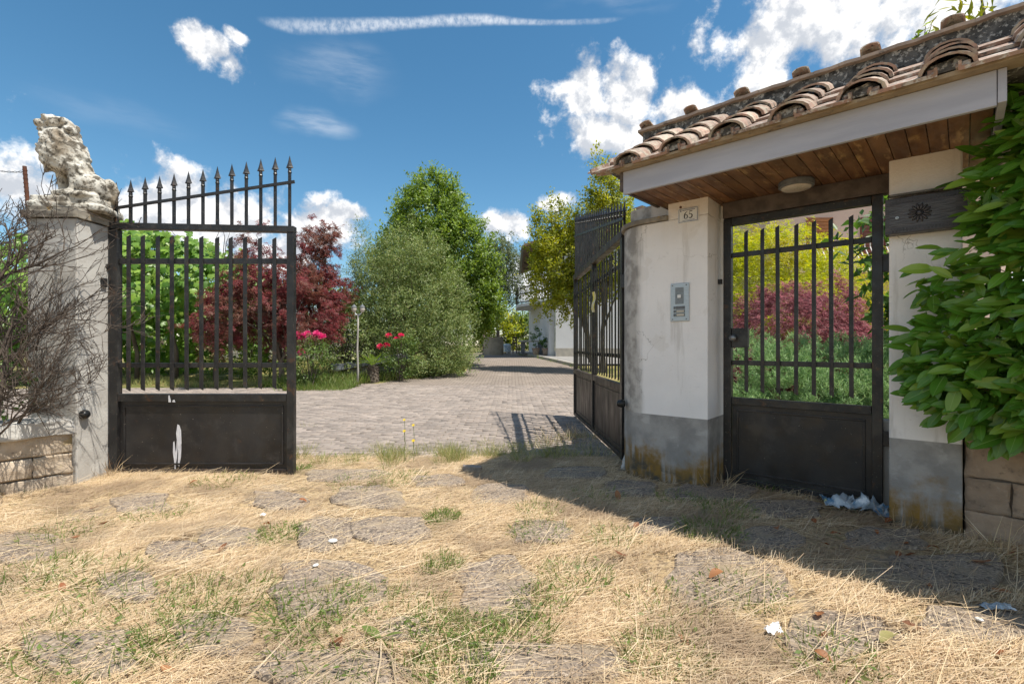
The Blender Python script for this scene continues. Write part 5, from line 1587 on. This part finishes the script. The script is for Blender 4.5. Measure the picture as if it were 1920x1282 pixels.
lpt = thing('garden_lamp_post', 'thin white garden lamp post with two lanterns at the lawn edge', 'lamp post', (-4.47, 14.0, bz(14)))
mb = MB().tube([(0, 0, -.1), (.012, 0, .4), (-.008, 0, 1.0), (.01, 0, 1.6), (.02, 0, 2.05)], [.035, .03, .027, .025, .022], 10)
mb.obj('post', M['kerb'], lpt, smooth=True)
for s_ in (-1, 1):
    MB().tube([(.02, 0, 1.98), (.02 + s_ * .07, 0, 2.04), (.02 + s_ * .11, 0, 2.10)], .012, 6).obj('arm', M['white_metal'], lpt)
    ln = MB().lathe([(.02, 0), (.055, .03), (.075, .10), (.06, .15)], 12).obj('lantern_glass', M['glass_lamp'], lpt, smooth=True, loc=(.02 + s_ * .12, 0, 2.08))
    MB().lathe([(.085, .15), (.07, .17), (.03, .21), (.008, .23), (0, .25)], 12).obj('lantern_cap', M['alu_dark'], ln)
me = rough_box(-1.0, 1.0, -.35, .35, -.1, .30, 10, 10, 10, .25, 2.2, 5); me.materials.append(M['rock'])
sp_ = thing('stone_bench', 'low grey stone slab resting on rough stones behind the palm', 'stone slab', (-4.6, 16.2, bz(16.2)))
link('support', me, sp_, scale=(.8, .8, 1.6))
me = rough_box(-1.15, 1.1, -.5, .45, .42, .62, 10, 10, 10, .14, 2.6, 2); me.materials.append(M['tarp']); link('slab', me, sp_, rot=(0, R(-9), 0))

# ------------------------------------------------------------------ well, house, furniture
wl_ = thing('well', 'round rendered well with a pole at the end of the drive', 'well', (-1.15, 30.0, bz(30)))
MB().lathe([(.62, -.2), (.62, .98), (.64, 1.0), (.64, 1.06), (.50, 1.06), (.50, .3), (0, .3)], 28).obj('well_ring', M['well'], wl_)
MB().tube([(.25, 0, 1.0), (.27, 0, 2.6)], .035, 8).obj('pole', M['bark'], wl_)
MB().tube([(-.6, .2, -.2), (-.62, .2, 1.4), (-.58, .2, 3.0)], [.10, .085, .07], 9).obj('post', M['bark'], wl_)
hz_ = bz(28)
ho = thing('white_house', 'white two-storey house with balcony at the back of the drive', 'house', (2.35, 26.0, hz_))
H = M['house']
def wall_seg(a, b, z0, z1, th, name, mat):
    a = Vector(a); b = Vector(b); d = (b - a).normalized(); nn = Vector((d.y, -d.x))
    pl = [a, b, b - nn * th, a - nn * th]
    return MB().prism([(p.x, p.y) for p in pl], z0, z1).obj(name, mat, ho)
wall_seg((8.5, 0), (0, 0), -.2, 3.05, -.3, 'front_wall', H)
MB().box(0.0, 8.5, -.035, -.004, -.1, .45).obj('plinth', M['kerb'], ho)
MB().box(0.3, 8.5, .32, 7.5, 3.056, 6.0).obj('upper_wall', H, ho)
sd_ = wall_seg((-.02, .31), (-.85, 8.6), -.2, 3.0, .3, 'side_wall', H)
MB().box(-.30, -.22, 1.55, 1.63, 3.2, 5.75).obj('corner_post', M['white_metal'], ho)
# door in the side wall
dd = Vector((-.83, 8.29)).normalized()
pd = Vector((-.02, .31)) + dd * 4.6
dr = MB().beam((pd.x - .04, pd.y, .95), (pd.x + dd.x * 1.0 - .04, pd.y + dd.y * 1.0, .95), .10, 2.1).obj('door', M['green_door'], ho)
b = MB()
for i in range(9): b.beam((pd.x - .10, pd.y + .05, .2 + i * .2), (pd.x + dd.x - .10, pd.y + dd.y - .05, .2 + i * .2), .03, .05)
b.obj('louvre', M['green_door'], dr)
b = MB().prism([(.3, .6), (.3, 8.0), (-2.1, 7.3), (-2.05, 4.2), (-.25, .6)], 2.98, 3.14); b.obj('balcony_slab', H, ho)
b = MB()
rp = [(.2, .62), (-.24, .62), (-2.0, 4.2), (-2.05, 7.25)]
for i in range(3):
    a = Vector(rp[i]); c_ = Vector(rp[i + 1])
    for z in (3.25, 3.75, 4.15): b.beam((a.x, a.y, z), (c_.x, c_.y, z), .06, .06)
    nb = max(2, int((c_ - a).length / .16))
    for j in range(nb + 1):
        q = a.lerp(c_, j / nb); b.tube([(q.x, q.y, 3.14), (q.x, q.y, 4.15)], .026, 4, cap=False)
b.obj('balcony_railing', M['iron_brown'], ho)
MB().prism([(-1.75, 5.72), (-1.75, 5.86), (4.4, 7.86), (4.4, 7.70)], -.9, 8.8, ax='y').obj('roof', M['roof_far'], ho)
MB().prism([(10.55, 5.72), (4.404, 7.70), (4.404, 7.86), (10.55, 5.86)], -.9, 8.8, ax='y').obj('roof', M['roof_far'], ho)
MB().prism([(.3, 6.003), (8.5, 6.003), (4.4, 7.3)], .33, 7.4, ax='y').obj('gable', H, ho)
MB().tube([(-1.80, -.9, 5.72), (-1.80, 8.8, 5.72)], .07, 8).obj('gutter', M['alu_dark'], ho)
for y in (2.0, 4.0, 6.0): MB().beam((-1.6, y, 5.68), (.3, y, 5.60), .10, .08).obj('rafter', M['beam'], ho)
MB().box(2.0, 3.0, .29, .31, 3.9, 5.2).obj('window', M['shutter_dark'], ho)
# furniture under the balcony
tb = thing('stone_table', 'small stone table beside the white house', 'table', (1.15, 28.6, bz(28.6) + .08))
MB().box(-.75, .75, -.4, .4, .70, .80).obj('table_top', M['concrete'], tb, bevel=.02)
for x in (-.5, .5): MB().box(x - .12, x + .12, -.25, .25, 0, .70).obj('pedestal', M['rock'], tb, bevel=.02)
def chair(loc, rz, lab):
    t = thing('garden_chair', lab, 'chair', loc, rz)
    MB().box(-.24, .24, -.24, .24, .42, .46).obj('seat', M['bark'], t, bevel=.005)
    for x in (-.21, .21):
        for y in (-.21, .21): MB().box(x - .025, x + .025, y - .025, y + .025, 0, .42).obj('leg', M['bark'], t)
        MB().box(x - .025, x + .025, .20, .24, .46, 1.0).obj('back_post', M['bark'], t)
    for z in (.6, .75, .9): MB().box(-.18, .18, .205, .235, z, z + .09).obj('back_slat', M['bark'], t)
chair((.35, 29.0, bz(29) + .08), 1.0, 'brown wooden chair left of the stone table')
chair((1.75, 29.4, bz(29.4) + .08), -.6, 'brown wooden chair behind the stone table by the wall')
def pot(loc, lab, h):
    t = thing('plant_pot', lab, 'plant pot', loc)
    MB().lathe([(.16, 0), (.22, .35), (.24, .36), (.24, .40), (.2, .40), (.18, .36), (0, .36)], 14).obj('pot', M['tile'], t)
    P, A, Nn, c = crown([(0, 0, .4 + h / 2, .22, .22, h / 2)], 30, 10, .2, r_, up=.6)
    scatter('foliage', T_OVAL, P, A, Nn, r_.uniform(.08, .14, len(P)), M['fig'], t)
pot((1.35, 27.3, bz(27.3) + .08), 'terracotta pot with tall dark plant in front of the stone table', 1.1)
pot((1.9, 27.0, bz(27) + .08), 'terracotta pot with low plant at the white house corner', .5)
ut = thing('water_can', 'blue and white can on the pavement left of the chairs', 'can', (-.35, 33.0, bz(33) + .08))
MB().lathe([(.28, 0), (.30, .05), (.30, .45), (.22, .55), (.1, .58), (0, .58)], 16).obj('body', M['bag'], ut)

# pink house beyond the pedestrian gate
ph = thing('pink_house', 'pink rendered house with orange shutters and curved balcony railing beyond the pedestrian gate', 'house', (9.6, 18.0, bz(18)))
MB().box(0, 9, 0, 7, -.3, 7.4).obj('wall', M['pink'], ph)
MB().prism([(-.8, 7.403), (4.5, 9.4), (9.8, 7.403)], -.7, 7.5, ax='y').obj('roof', M['roof_far'], ph)
MB().box(.0, 5.6, -1.2, -.002, 3.55, 3.72).obj('balcony_slab', M['pink'], ph)
for (x, mt) in ((1.35, 'shutter'), (3.35, 'shutter_dark'), (5.4, 'shutter_dark')):
    s_ = MB().box(x, x + .95, -.05, -.003, 3.73, 5.75).obj('shutter', M[mt], ph)
    b = MB()
    for i in range(15): b.box(x + .1, x + .85, -.075, -.052, 3.85 + i * .125, 3.93 + i * .125)
    b.box(x + .0, x + .07, -.08, -.052, 3.73, 5.75).box(x + .88, x + .95, -.08, -.052, 3.73, 5.75)
    b.obj('louvre', M[mt], s_)
MB().beam((.0, -1.12, 4.72), (5.6, -1.12, 4.72), .05, .04).obj('handrail', M['iron_brown'], ph)
for i in range(29):
    x = .05 + i * .19
    MB().tube([(x, -1.12, 4.70), (x, -1.12, 4.45), (x, -1.22, 4.25), (x, -1.36, 4.02), (x, -1.30, 3.82), (x, -1.14, 3.72)], .016, 5).obj('baluster', M['white_metal'], ph)

# pale slatted fence far behind the lawn
fe = thing('slat_fence', 'pale slatted fence behind the lawn seen through the closed gate leaf', 'fence', (-14.5, 24.0, bz(24)))
for i in range(46):
    MB().box(i * .2, i * .2 + .15, 0, .03, 0, 1.35 + .03 * math.sin(i * 2.1)).obj('slat', M['kerb'], fe)
for z in (.3, 1.1): MB().box(0, 9.2, .031, .08, z, z + .08).obj('rail', M['kerb'], fe)
# ------------------------------------------------------------------ straw, grass, leaves, litter
rg = np.random.default_rng(42)
def slab_cover(x, y):
    c = np.zeros(len(x))
    for (cx, cy, hw, hh) in slab_xy:
        q = ((np.abs(x - cx) / hw) ** 3 + (np.abs(y - cy) / hh) ** 3)
        c = np.maximum(c, np.clip((1.05 - q + .8 * (vn2(x, y, 7, 3) - .5)) / .5, 0, 1))
    return c
def in_free(x, y):
    """not inside the right wall, the pillar or the low wall"""
    Mi = np.array(RW.inverted())
    lx = Mi[0, 0] * x + Mi[0, 1] * y + Mi[0, 3]; ly = Mi[1, 0] * x + Mi[1, 1] * y + Mi[1, 3]
    ok = ~((lx > -.9) & (ly > -.29) & ((lx < -.03) | (lx > 1.1)))
    ok &= ~((lx >= -.03) & (lx <= 1.1) & (ly > .0))
    dx, dy = x - LP0.x, y - LP0.y
    u = dx * -.6 + dy * -.8; v = dx * .8 + dy * -.6
    ok &= ~((u > -.1) & (v < .02))
    ok &= ~((x < -3.58) & (y > 3.95))
    return ok
def ribbons(name, x, y, z, ang, L, w, bend, mat, lift):
    n = len(x)
    d = np.stack([np.cos(ang), np.sin(ang), np.zeros(n)], -1); s = np.stack([-np.sin(ang), np.cos(ang), np.zeros(n)], -1)
    V = np.empty((n, 6, 3))
    for i, t in enumerate((-.5, 0., .5)):
        c = np.stack([x, y, z], -1) + d * (L * t)[:, None] + s * (bend * L * (.25 - t * t))[:, None]
        c[:, 2] += lift[:, i]
        ww = w * (1 if i == 1 else .75)
        V[:, 2 * i] = c - s * ww[:, None] / 2; V[:, 2 * i + 1] = c + s * ww[:, None] / 2
        V[:, 2 * i + 1, 2] += ww * .4
    Fc = np.array([[0, 1, 3, 2], [2, 3, 5, 4]])[None] + (np.arange(n) * 6)[:, None, None]
    return link(name, npmesh(name, V.reshape(-1, 3), Fc.reshape(-1, 4), mat), kind='stuff')
N = 270000
y = 1.25 + (5.6 - 1.25) * rg.random(N) ** 1.15
x = (rg.random(N) * 2 - 1) * (1.10 * y + .3)
den = .16 + .95 * np.clip((fb2d(x, y, 1.5, 21, 4) - .30) / .22, 0, 1)
# more chaff heaped along the foot of the closed leaf and the right wall
den *= np.where(rg.random(N) < slab_cover(x, y) * .95, .0, 1)
den *= np.clip((5.5 - y) / .6, 0, 1) * np.where((y > 4.75) & (x > -2.5) & (x < .6), .45, 1)
ok = (rg.random(N) < den) & in_free(x, y)
x = x[ok]; y = y[ok]; n = len(x)
patch = vn2(x, y, .8, 31)
ang = np.where(rg.random(n) < .6, R(18) + (patch - .5) * 1.6 + rg.normal(0, .45, n), rg.random(n) * PI)
L = np.clip(rg.lognormal(-2.6, .6, n), .02, .38); w = rg.uniform(.0010, .0023, n)
z = gz(x, y) + .002 + (.010 + .026 * np.clip((fb2d(x, y, 2.6, 77, 3) - .38) / .25, 0, 1)) * rg.random(n) ** 1.3 + .02 * slab_cover(x, y)
lift = rg.normal(0, .006, (n, 3)); lift[:, 2] += rg.random(n) ** 4 * .05; lift = np.maximum(lift, -.002)
ribbons('dry_straw', x, y, z, ang, L, w, rg.normal(0, .35, n), M['straw'], lift)
# fine chaff between and under the stalks, thinly over the stones too
n = 150000
y = 1.25 + 4.1 * rg.random(n) ** 1.2; x = (rg.random(n) * 2 - 1) * (1.10 * y + .3)
ok = in_free(x, y) & (rg.random(n) > slab_cover(x, y) * .80) & (rg.random(n) < .35 + .65 * vn2(x, y, 3.1, 12))
x = x[ok]; y = y[ok]; n = len(x)
ribbons('straw_chaff', x, y, gz(x, y) + .003 + .008 * rg.random(n) + .016 * slab_cover(x, y), rg.random(n) * PI, rg.uniform(.008, .034, n), rg.uniform(.0014, .003, n), rg.normal(0, .2, n), M['straw'], rg.normal(0, .002, (n, 3)))
# long loose stalks
n = 700
y = 1.5 + 3.4 * rg.random(n); x = (rg.random(n) * 2 - 1) * (1.1 * y)
ok = in_free(x, y); x = x[ok]; y = y[ok]; n = len(x)
ang = R(25) + rg.normal(0, .6, n)
lift = np.stack([np.zeros(n), rg.random(n) * .03, rg.random(n) ** 2 * .12], -1)
ribbons('straw_stalk', x, y, gz(x, y) + .018, ang, rg.uniform(.3, .75, n), rg.uniform(.0016, .003, n), rg.normal(0, .3, n), M['straw'], lift)
# upright dry tufts against walls and the gate feet
def tuft_blades(name, spots, per, h, spread, mat, tmpl=T_BLADE, lean=.5, hv=.4):
    P = []; A = []
    for (cx, cy, r, k_) in spots:
        m = int(per * k_)
        a = rg.random(m) * 2 * PI; q = r * np.sqrt(rg.random(m))
        px = cx + q * np.cos(a); py = cy + q * np.sin(a)
        P.append(np.stack([px, py, gz(px, py)], -1))
        dd = np.stack([np.cos(a), np.sin(a), np.zeros(m)], -1) * rg.random((m, 1)) * lean * 1.5 + rg.normal(0, lean * .5, (m, 3)) * np.array([1, 1, 0]) + np.array([0, 0, 1.])
        A.append(dd)
    P = np.concatenate(P); A = np.concatenate(A)
    okk = in_free(P[:, 0], P[:, 1]); P = P[okk]; A = A[okk]
    S = h * rg.uniform(1 - hv, 1 + hv, len(P))
    Nn = rg.normal(size=(len(P), 3)); Nn[:, 2] *= .2
    return scatter(name, tmpl, P, A, Nn, S, mat)
spots = []
def sp_px(px, py, rpx, k_=1.0):
    X, Y = G(px, py); spots.append((X, Y, rpx / F * Y, k_))
for (px, py, r, k_) in [(525, 1005, 34, 1), (690, 1180, 120, 2.2), (830, 975, 22, 1), (830, 1060, 26, 1), (420, 1120, 70, 1), (250, 1175, 130, 2), (60, 1085, 60, 1), (590, 1140, 70, 1.3), (850, 1265, 60, 1.5), (970, 1190, 50, .8),
                     (640, 860, 40, .6), (690, 905, 50, .7), (300, 965, 40, .4), (120, 1000, 50, .5), (1330, 1000, 45, 1.2), (1360, 960, 40, .6), (1490, 915, 34, 1.1), (1440, 915, 20, .5), (1270, 935, 30, .4), (1245, 1240, 60, .9), (1080, 1080, 50, .7),
                     (1120, 930, 40, .4), (1390, 1115, 60, .5), (1150, 1010, 40, .5), (1010, 960, 30, .4), (330, 1200, 60, .8), (180, 1090, 60, .7), (1250, 1150, 70, .5), (1560, 1240, 60, .5), (820, 1180, 40, .9), (1010, 1130, 40, .5), (750, 900, 40, .5), (420, 905, 40, .4), (560, 880, 16, .5), (1010, 1000, 40, .5), (890, 1190, 40, .7)]:
    sp_px(px, py, r * 1.35, k_)
tuft_blades('green_grass_tufts', spots, 330, .062, 1, M['grass'], T_WBLADE, .9)
# little weed leaves between the blades
P = []; 
for (cx, cy, r, k_) in spots:
    m = int(110 * k_); a = rg.random(m) * 2 * PI; q = r * np.sqrt(rg.random(m)) * 1.1
    P.append(np.stack([cx + q * np.cos(a), cy + q * np.sin(a), np.zeros(m)], -1))
P = np.concatenate(P); P = P[in_free(P[:, 0], P[:, 1])]; P[:, 2] = gz(P[:, 0], P[:, 1]) + rg.uniform(.008, .04, len(P))
A = rg.normal(size=P.shape) * np.array([1, 1, .35])
scatter('clover', T_OVAL, P, A, np.tile([[0, 0, 1.]], (len(P), 1)) + rg.normal(0, .35, P.shape), rg.uniform(.012, .032, len(P)), M['grass'])
# sparse green blades mixed through all the straw
n = 9000
y = 1.3 + 4.0 * rg.random(n); x = (rg.random(n) * 2 - 1) * (1.1 * y)
gk = (vn2(x, y, 1.6, 8) > .52) & in_free(x, y) & (slab_cover(x, y) < .3)
x = x[gk]; y = y[gk]
P = np.stack([x, y, gz(x, y)], -1)
scatter('scattered_grass', T_BLADE, P, rg.normal(0, .6, P.shape) * np.array([1, 1, 0]) + np.array([0, 0, 1.]), rg.normal(size=P.shape), rg.uniform(.03, .08, len(P)), M['grass_dry'])
# weeds along the seam between forecourt and pavers
spots2 = []
for i in range(60):
    px = rg.uniform(700, 1060); py = 848 + rg.normal(0, 10) - (px - 880) * .02
    X, Y = G(px, py); spots2.append((X, Y, .09, rg.uniform(.3, 1)))
for i in range(26):
    X = rg.uniform(.35, 1.0); Y = rg.uniform(4.9, 6.3); spots2.append((X, Y, .12, rg.uniform(.3, .9)))
for (px, py) in ((565, 860), (575, 840), (600, 868), (660, 868), (850, 860), (575, 800)):
    X, Y = G(px, py); spots2.append((X, Y, .07, .8))
tuft_blades('seam_grass', spots2, 110, .12, 1, M['grass_dry'], T_BLADE, .6, .6)
spots3 = [(rg.uniform(.35, 1.02), rg.uniform(5.2, 6.6), .10, rg.uniform(.4, 1)) for i in range(22)] + [(G(px, py)[0], G(px, py)[1], .08, .6) for px, py in ((200, 893), (215, 890), (1345, 915), (1335, 905), (1690, 985), (1870, 1030))]
tuft_blades('dry_grass_tufts', spots3, 45, .17, 1, M['straw'], T_BLADE, .8, .6)
# thin grass growing in the joints of the pavers
n = 5000
yy = rg.uniform(5.2, 13, n); xx = rg.uniform(-7, 2.6, n)
gk = (vn2(xx, yy, 1.1, 61) > .66) & (sd_poly(xx, yy, DRIVE) < -.1)
xx = xx[gk]; yy = np.round((yy[gk] - 5.02) / PH) * PH + 5.02 - PH / 2
P = np.stack([xx, yy, base(yy) - .01], -1)
scatter('joint_grass', T_BLADE, P, rg.normal(0, .5, P.shape) * np.array([1, 1, 0]) + np.array([0, 0, 1.]), rg.normal(size=P.shape), rg.uniform(.02, .06, len(P)), M['grass_dry'])

# lawn
def lawn(name, xr, yr, n, h, mat, cond, tmpl=T_WBLADE):
    x = rg.uniform(*xr, n); y = rg.uniform(*yr, n)
    g = cond(x, y) & (np.abs(x) < 1.12 * y + .5); x = x[g]; y = y[g]
    P = np.stack([x, y, gz(x, y) - .01], -1)
    hh = h * (.45 + 1.1 * vn2(x, y, .9, 71)) * rg.uniform(.6, 1.3, len(x))
    scatter(name, tmpl, P, rg.normal(0, .4, P.shape) * np.array([1, 1, 0]) + np.array([0, 0, 1.]), rg.normal(size=P.shape), hh, mat)
out_d = lambda x, y: sd_poly(x, y, DRIVE) > .05 + .5 * (vn2(x, y, 1.1, 91) - .4)
edge = lambda x, y: out_d(x, y) & (sd_poly(x, y, DRIVE) < 1.0)
lawn('lawn_edge_grass', (-7, -1.4), (12.8, 21), 26000, .26, M['grass'], lambda x, y: edge(x, y) & (vn2(x, y, .7, 15) > .22), T_WBLADE)
lawn('lawn_grass', (-16, -1.4), (12.8, 26), 60000, .17, M['grass_dry'], lambda x, y: out_d(x, y) & ~((x < -6.6) & (y < 17.5) & (vn2(x, y, .6, 4) > .30)))
lawn('garden_grass', (2.2, 9), (4.9, 12), 14000, .20, M['grass_dry'], lambda x, y: (sd_poly(x, y, DRIVE) > .1) & (x * .65 + y * .76 > 4.5 + (x > 2.2) * 0))
lawn('kerb_grass', (.0, 3.2), (14, 30), 6000, .22, M['grass'], lambda x, y: np.abs(x - (2.62 - np.clip(y - 21, 0, 99) * 3.1 / 13)) < .22 * vn2(x, y, .9, 33) + .02)
lawn('vine_foot_grass', (-15, -6.5), (12.9, 15.5), 12000, .22, M['grass_dry'], lambda x, y: (vn2(x, y, .9, 44) > .55) & ((y < 10.3) | (y > 11.6)))
lawn('rose_foot_grass', (-6.4, -4.3), (12.3, 13.6), 4000, .30, M['grass'], lambda x, y: vn2(x, y, 1.3, 14) > .35)

# fallen leaves
def leaf_mesh(seed):
    q = random.Random(seed)
    L = 1.0; v = []; f = []
    n = 5
    for i in range(n + 1):
        t = i / n; w = .26 * math.sin(PI * min(1, t * .93 + .05)) ** .8; c = .16 * math.sin(t * 3 + seed) + .1 * t
        k_ = .30 + .2 * q.random()
        v += [(-w, t, c + w * k_), (0, t, c), (w, t, c + w * k_ * q.uniform(.4, 1.3))]
    for i in range(n):
        a = 3 * i; f += [(a, a + 1, a + 4, a + 3), (a + 1, a + 2, a + 5, a + 4)]
    return npmesh('fallen_leaf', np.array(v), np.array(f), M['dead_leaf'], smooth=True)
lms = [leaf_mesh(i) for i in range(5)]
SHL = 'dry brown leaf in the shaded drift of litter before the right column'
lp_ = [(505, 990, 'brown leaf on straw just left of the two grey paving stones at left centre'), (427, 1030, 'brown leaf on straw below the closed gate leaf, left of a grass tuft'), (205, 988, 'dark red-brown leaf on straw a little way in front of the gate pillar'), (148, 1013, 'orange-brown leaf on straw beside the leftmost paving stone'),
       (167, 958, 'brown leaf on straw nearest the foot of the low wall'), (355, 916, 'reddish leaf right under the panel of the closed gate leaf'), (560, 946, 'pale orange leaf on straw beside the small stone left of centre'), (115, 1110, 'red-brown leaf by the green grass at far left'), (1175, 1055, 'curled brown leaf on the sunny straw near the shadow edge, left of the large stone'),
       (1190, 995, 'orange leaf lying right on the shadow edge'), (1330, 1097, 'brown leaf on the large sunny paving stone right of centre'), (1270, 1207, 'orange-red leaf on straw left of the white tissue'), (1535, 1175, 'long orange leaf right of the white tissue'), (1550, 1200, 'reddish leaf just below the long orange leaf right of the tissue'),
       (1735, 1195, 'orange leaf on the sunny stone below the shade at right'), (1870, 1250, 'brown leaf in the bottom right corner'), (1527, 1240, 'red-brown leaf on straw below and right of the white tissue'), (640, 1225, 'brown leaf beside the wilted weed at bottom centre'), (300, 1262, 'brown leaf on straw at the bottom edge, left'),
       (1160, 940, SHL), (1455, 1000, SHL), (1520, 985, SHL), (1540, 1030, SHL), (1600, 1040, SHL), (1700, 1020, SHL), (1760, 1035, SHL), (1575, 1015, SHL), (1685, 1045, SHL), (1820, 1060, SHL), (1880, 1045, SHL), (1660, 985, SHL), (1640, 1000, SHL), (1720, 1050, SHL), (1740, 1110, SHL), (1860, 1110, SHL)]
rr = random.Random(6)
for i, (px, py, lab) in enumerate(lp_):
    X, Y = G(px, py)
    if not in_free(np.array([X]), np.array([Y]))[0]: continue
    z = float(gz(np.array([X]), np.array([Y]))[0]) + .030
    o = link('fallen_leaf', lms[i % 5], None, (X, Y, z), (rr.uniform(-.35, .35), rr.uniform(-.35, .35), rr.uniform(0, 6.3)), (rr.uniform(.045, .085),) * 3)
    tag(o, lab, 'leaf', 'fallen leaves on the forecourt')
# the one big pale leaf, the broken stem
X, Y = G(1682, 1215)
o = link('fallen_leaf', lms[1].copy(), None, (X, Y, float(gz(np.array([X]), np.array([Y]))[0]) + .03), (.1, .2, 2.0), (.10,) * 3)
o.data.materials[0] = M['grass_dry']
tag(o, 'large pale green fallen leaf on the straw at the lower right', 'leaf')
wv = thing('dried_weed', 'wilted green leaf on a long dry stalk lying on the straw at bottom centre', 'weed', (*G(715, 1215), 0))
wz = float(gz(np.array([wv.location.x]), np.array([wv.location.y]))[0]); wv.location.z = wz
MB().tube([(0, 0, .03), (.03, -.12, .035), (.055, -.3, .03)], .003, 5).tube([(0, 0, .03), (.07, -.12, .04), (.12, -.26, .03)], .003, 5).obj('stalk', M['straw'], wv)
scatter('leaf', T_LAUREL, np.array([[0, 0, .03], [0, .01, .03]]), np.array([[-.8, .5, .3], [.6, .1, .2]]), np.array([[0, 0, 1.], [0, .2, 1.]]), np.array([.11, .08]), M['grass'], wv, kind=None)
tw = MB().tube([W(1195, 0, 1).lerp(W(1195, 0, 1), 0), ], .001) if False else None
# yellow flowers standing in the paved court
for i, (px, py, h) in enumerate([(758, 787, .20), (775, 797, .16), (775, 826, .20), (758, 808, .24)]):
    X, Y = G(px, py + 40)
    Y = min(Y, 6.4); X = (px - CX) / F * Y
    fz = float(base(Y)) - .01
    zt = CAMZ - (py - HY) / F * Y
    f_ = thing('yellow_wildflower', ['yellow wildflower at far left of the small group on the pavers', 'yellow wildflower, second of the group on the pavers', 'lowest yellow wildflower nearest the grass seam', 'tall yellow wildflower in the middle of the group on the pavers'][i], 'flower', (X, Y, fz), 0, 'yellow wildflowers on the pavers')
    MB().tube([(0, 0, 0), (.01, 0, (zt - fz) * .5), (0, 0, zt - fz)], .003, 4).obj('stem', M['grass'], f_)
    b = MB()
    for j in range(8):
        a = 2 * PI * j / 8
        c, s = math.cos(a), math.sin(a)
        b.add([(0, 0, 0), (c * .012 - s * .005, s * .012 + c * .005, .005), (c * .02, s * .02, .003), (c * .012 + s * .005, s * .012 - c * .005, .005)], [(0, 1, 2, 3)])
    b.obj('petals', M['yellow_flower'], f_, loc=(0, 0, zt - fz), rot=(.7, 0, 0))

# litter
def crumple(name, w, h, n, m, amp, seed, mat, tear=.0):
    q = np.random.default_rng(seed)
    u, v = np.meshgrid(np.linspace(-.5, .5, n), np.linspace(-.5, .5, m))
    P = np.stack([u * w, v * h, np.zeros_like(u)], -1).reshape(-1, 3)
    rr_ = np.hypot(u * 2, v * 2).ravel()
    z = amp * (np.abs(vn3(P * (9 / max(w, h)) + seed) - .5) * 1.6 + np.abs(vn3(P * (22 / max(w, h)) + seed) - .5)) * np.clip(1.15 - rr_ * .7, .1, 1)
    P[:, 2] = z
    P[:, 0] += (vn3(P * 14 + 3) - .5) * w * .25; P[:, 1] += (vn3(P * 14 + 9) - .5) * h * .25
    i = (np.arange(m - 1)[:, None] * n + np.arange(n - 1)[None]).ravel()
    return npmesh(name, P, np.stack([i, i + 1, i + 1 + n, i + n], -1), mat)
X, Y = G(1596, 952)
o = link('plastic_bag', crumple('plastic_bag', .40, .17, 26, 14, .13, 3, M['bag']), None, (X, Y - .02, float(gz(np.array([X]), np.array([Y]))[0]) + .015), (0, .05, -.55))
tag(o, 'crumpled blue and white plastic bag at the foot of the pedestrian gate', 'plastic bag')
X, Y = G(1872, 1150)
o = link('plastic_wrapper', crumple('plastic_wrapper', .14, .05, 14, 8, .04, 8, M['bag']), None, (X, Y, float(gz(np.array([X]), np.array([Y]))[0]) + .03), (0, 0, -.1))
tag(o, 'small flattened blue and white wrapper in the shade at the right edge', 'wrapper')
X, Y = G(1452, 1197)
o = link('paper_tissue', crumple('paper_tissue', .062, .045, 12, 10, .05, 5, M['tissue']), None, (X, Y, float(gz(np.array([X]), np.array([Y]))[0]) + .022), (0, 0, .3))
tag(o, 'crumpled white paper tissue on the sunny straw', 'tissue')
X, Y = G(988 / 2 + 0, 973)
o = link('paper_scrap', crumple('paper_scrap', .03, .025, 8, 8, .03, 6, M['tissue']), None, (X, Y, float(gz(np.array([X]), np.array([Y]))[0]) + .03))
tag(o, 'tiny white paper scrap on the straw left of centre', 'paper scrap')
for k_, (px, py, s_) in enumerate([(624, 1022, .055), (592, 1068, .032), (1836, 1174, .030)]):
    X, Y = G(px, py)
    me = MB().ell((0, 0, 0), (.5, .38, .20), 12, 8).mesh('pebble', M['plate'])
    for p in me.polygons: p.use_smooth = True
    o = link('pebble', me, None, (X, Y, float(gz(np.array([X]), np.array([Y]))[0]) + .03), (0, 0, k_), (s_, s_, s_))
    tag(o, ['flat white pebble on a grey paving stone left of centre', 'small white pebble beside the straw left of centre', 'small white pebble in the shade at the right'][k_], 'pebble')
me = rough_box(-.085, .085, -.04, .04, 0, .045, 6, 6, 6, .012, 20, 2); me.materials.append(M['paver'])
X, Y = G(886, 884)
o = link('loose_paver', me, None, (X, Y, float(gz(np.array([X]), np.array([Y]))[0]) + .005), (0, .05, .1)); tag(o, 'loose paving block lying on the straw in the middle of the gateway', 'paving block')
me = rough_box(-.09, .09, -.02, .02, 0, .20, 8, 8, 8, .015, 15, 4); me.materials.append(M['concrete'])
X, Y = 1.10, 4.46
o = link('broken_tile', me, None, (X, Y, -.01), (R(-14), R(8), R(-30))); tag(o, 'broken grey slab leaning at the foot of the open gate leaf', 'slab')
bpy.context.view_layer.update()
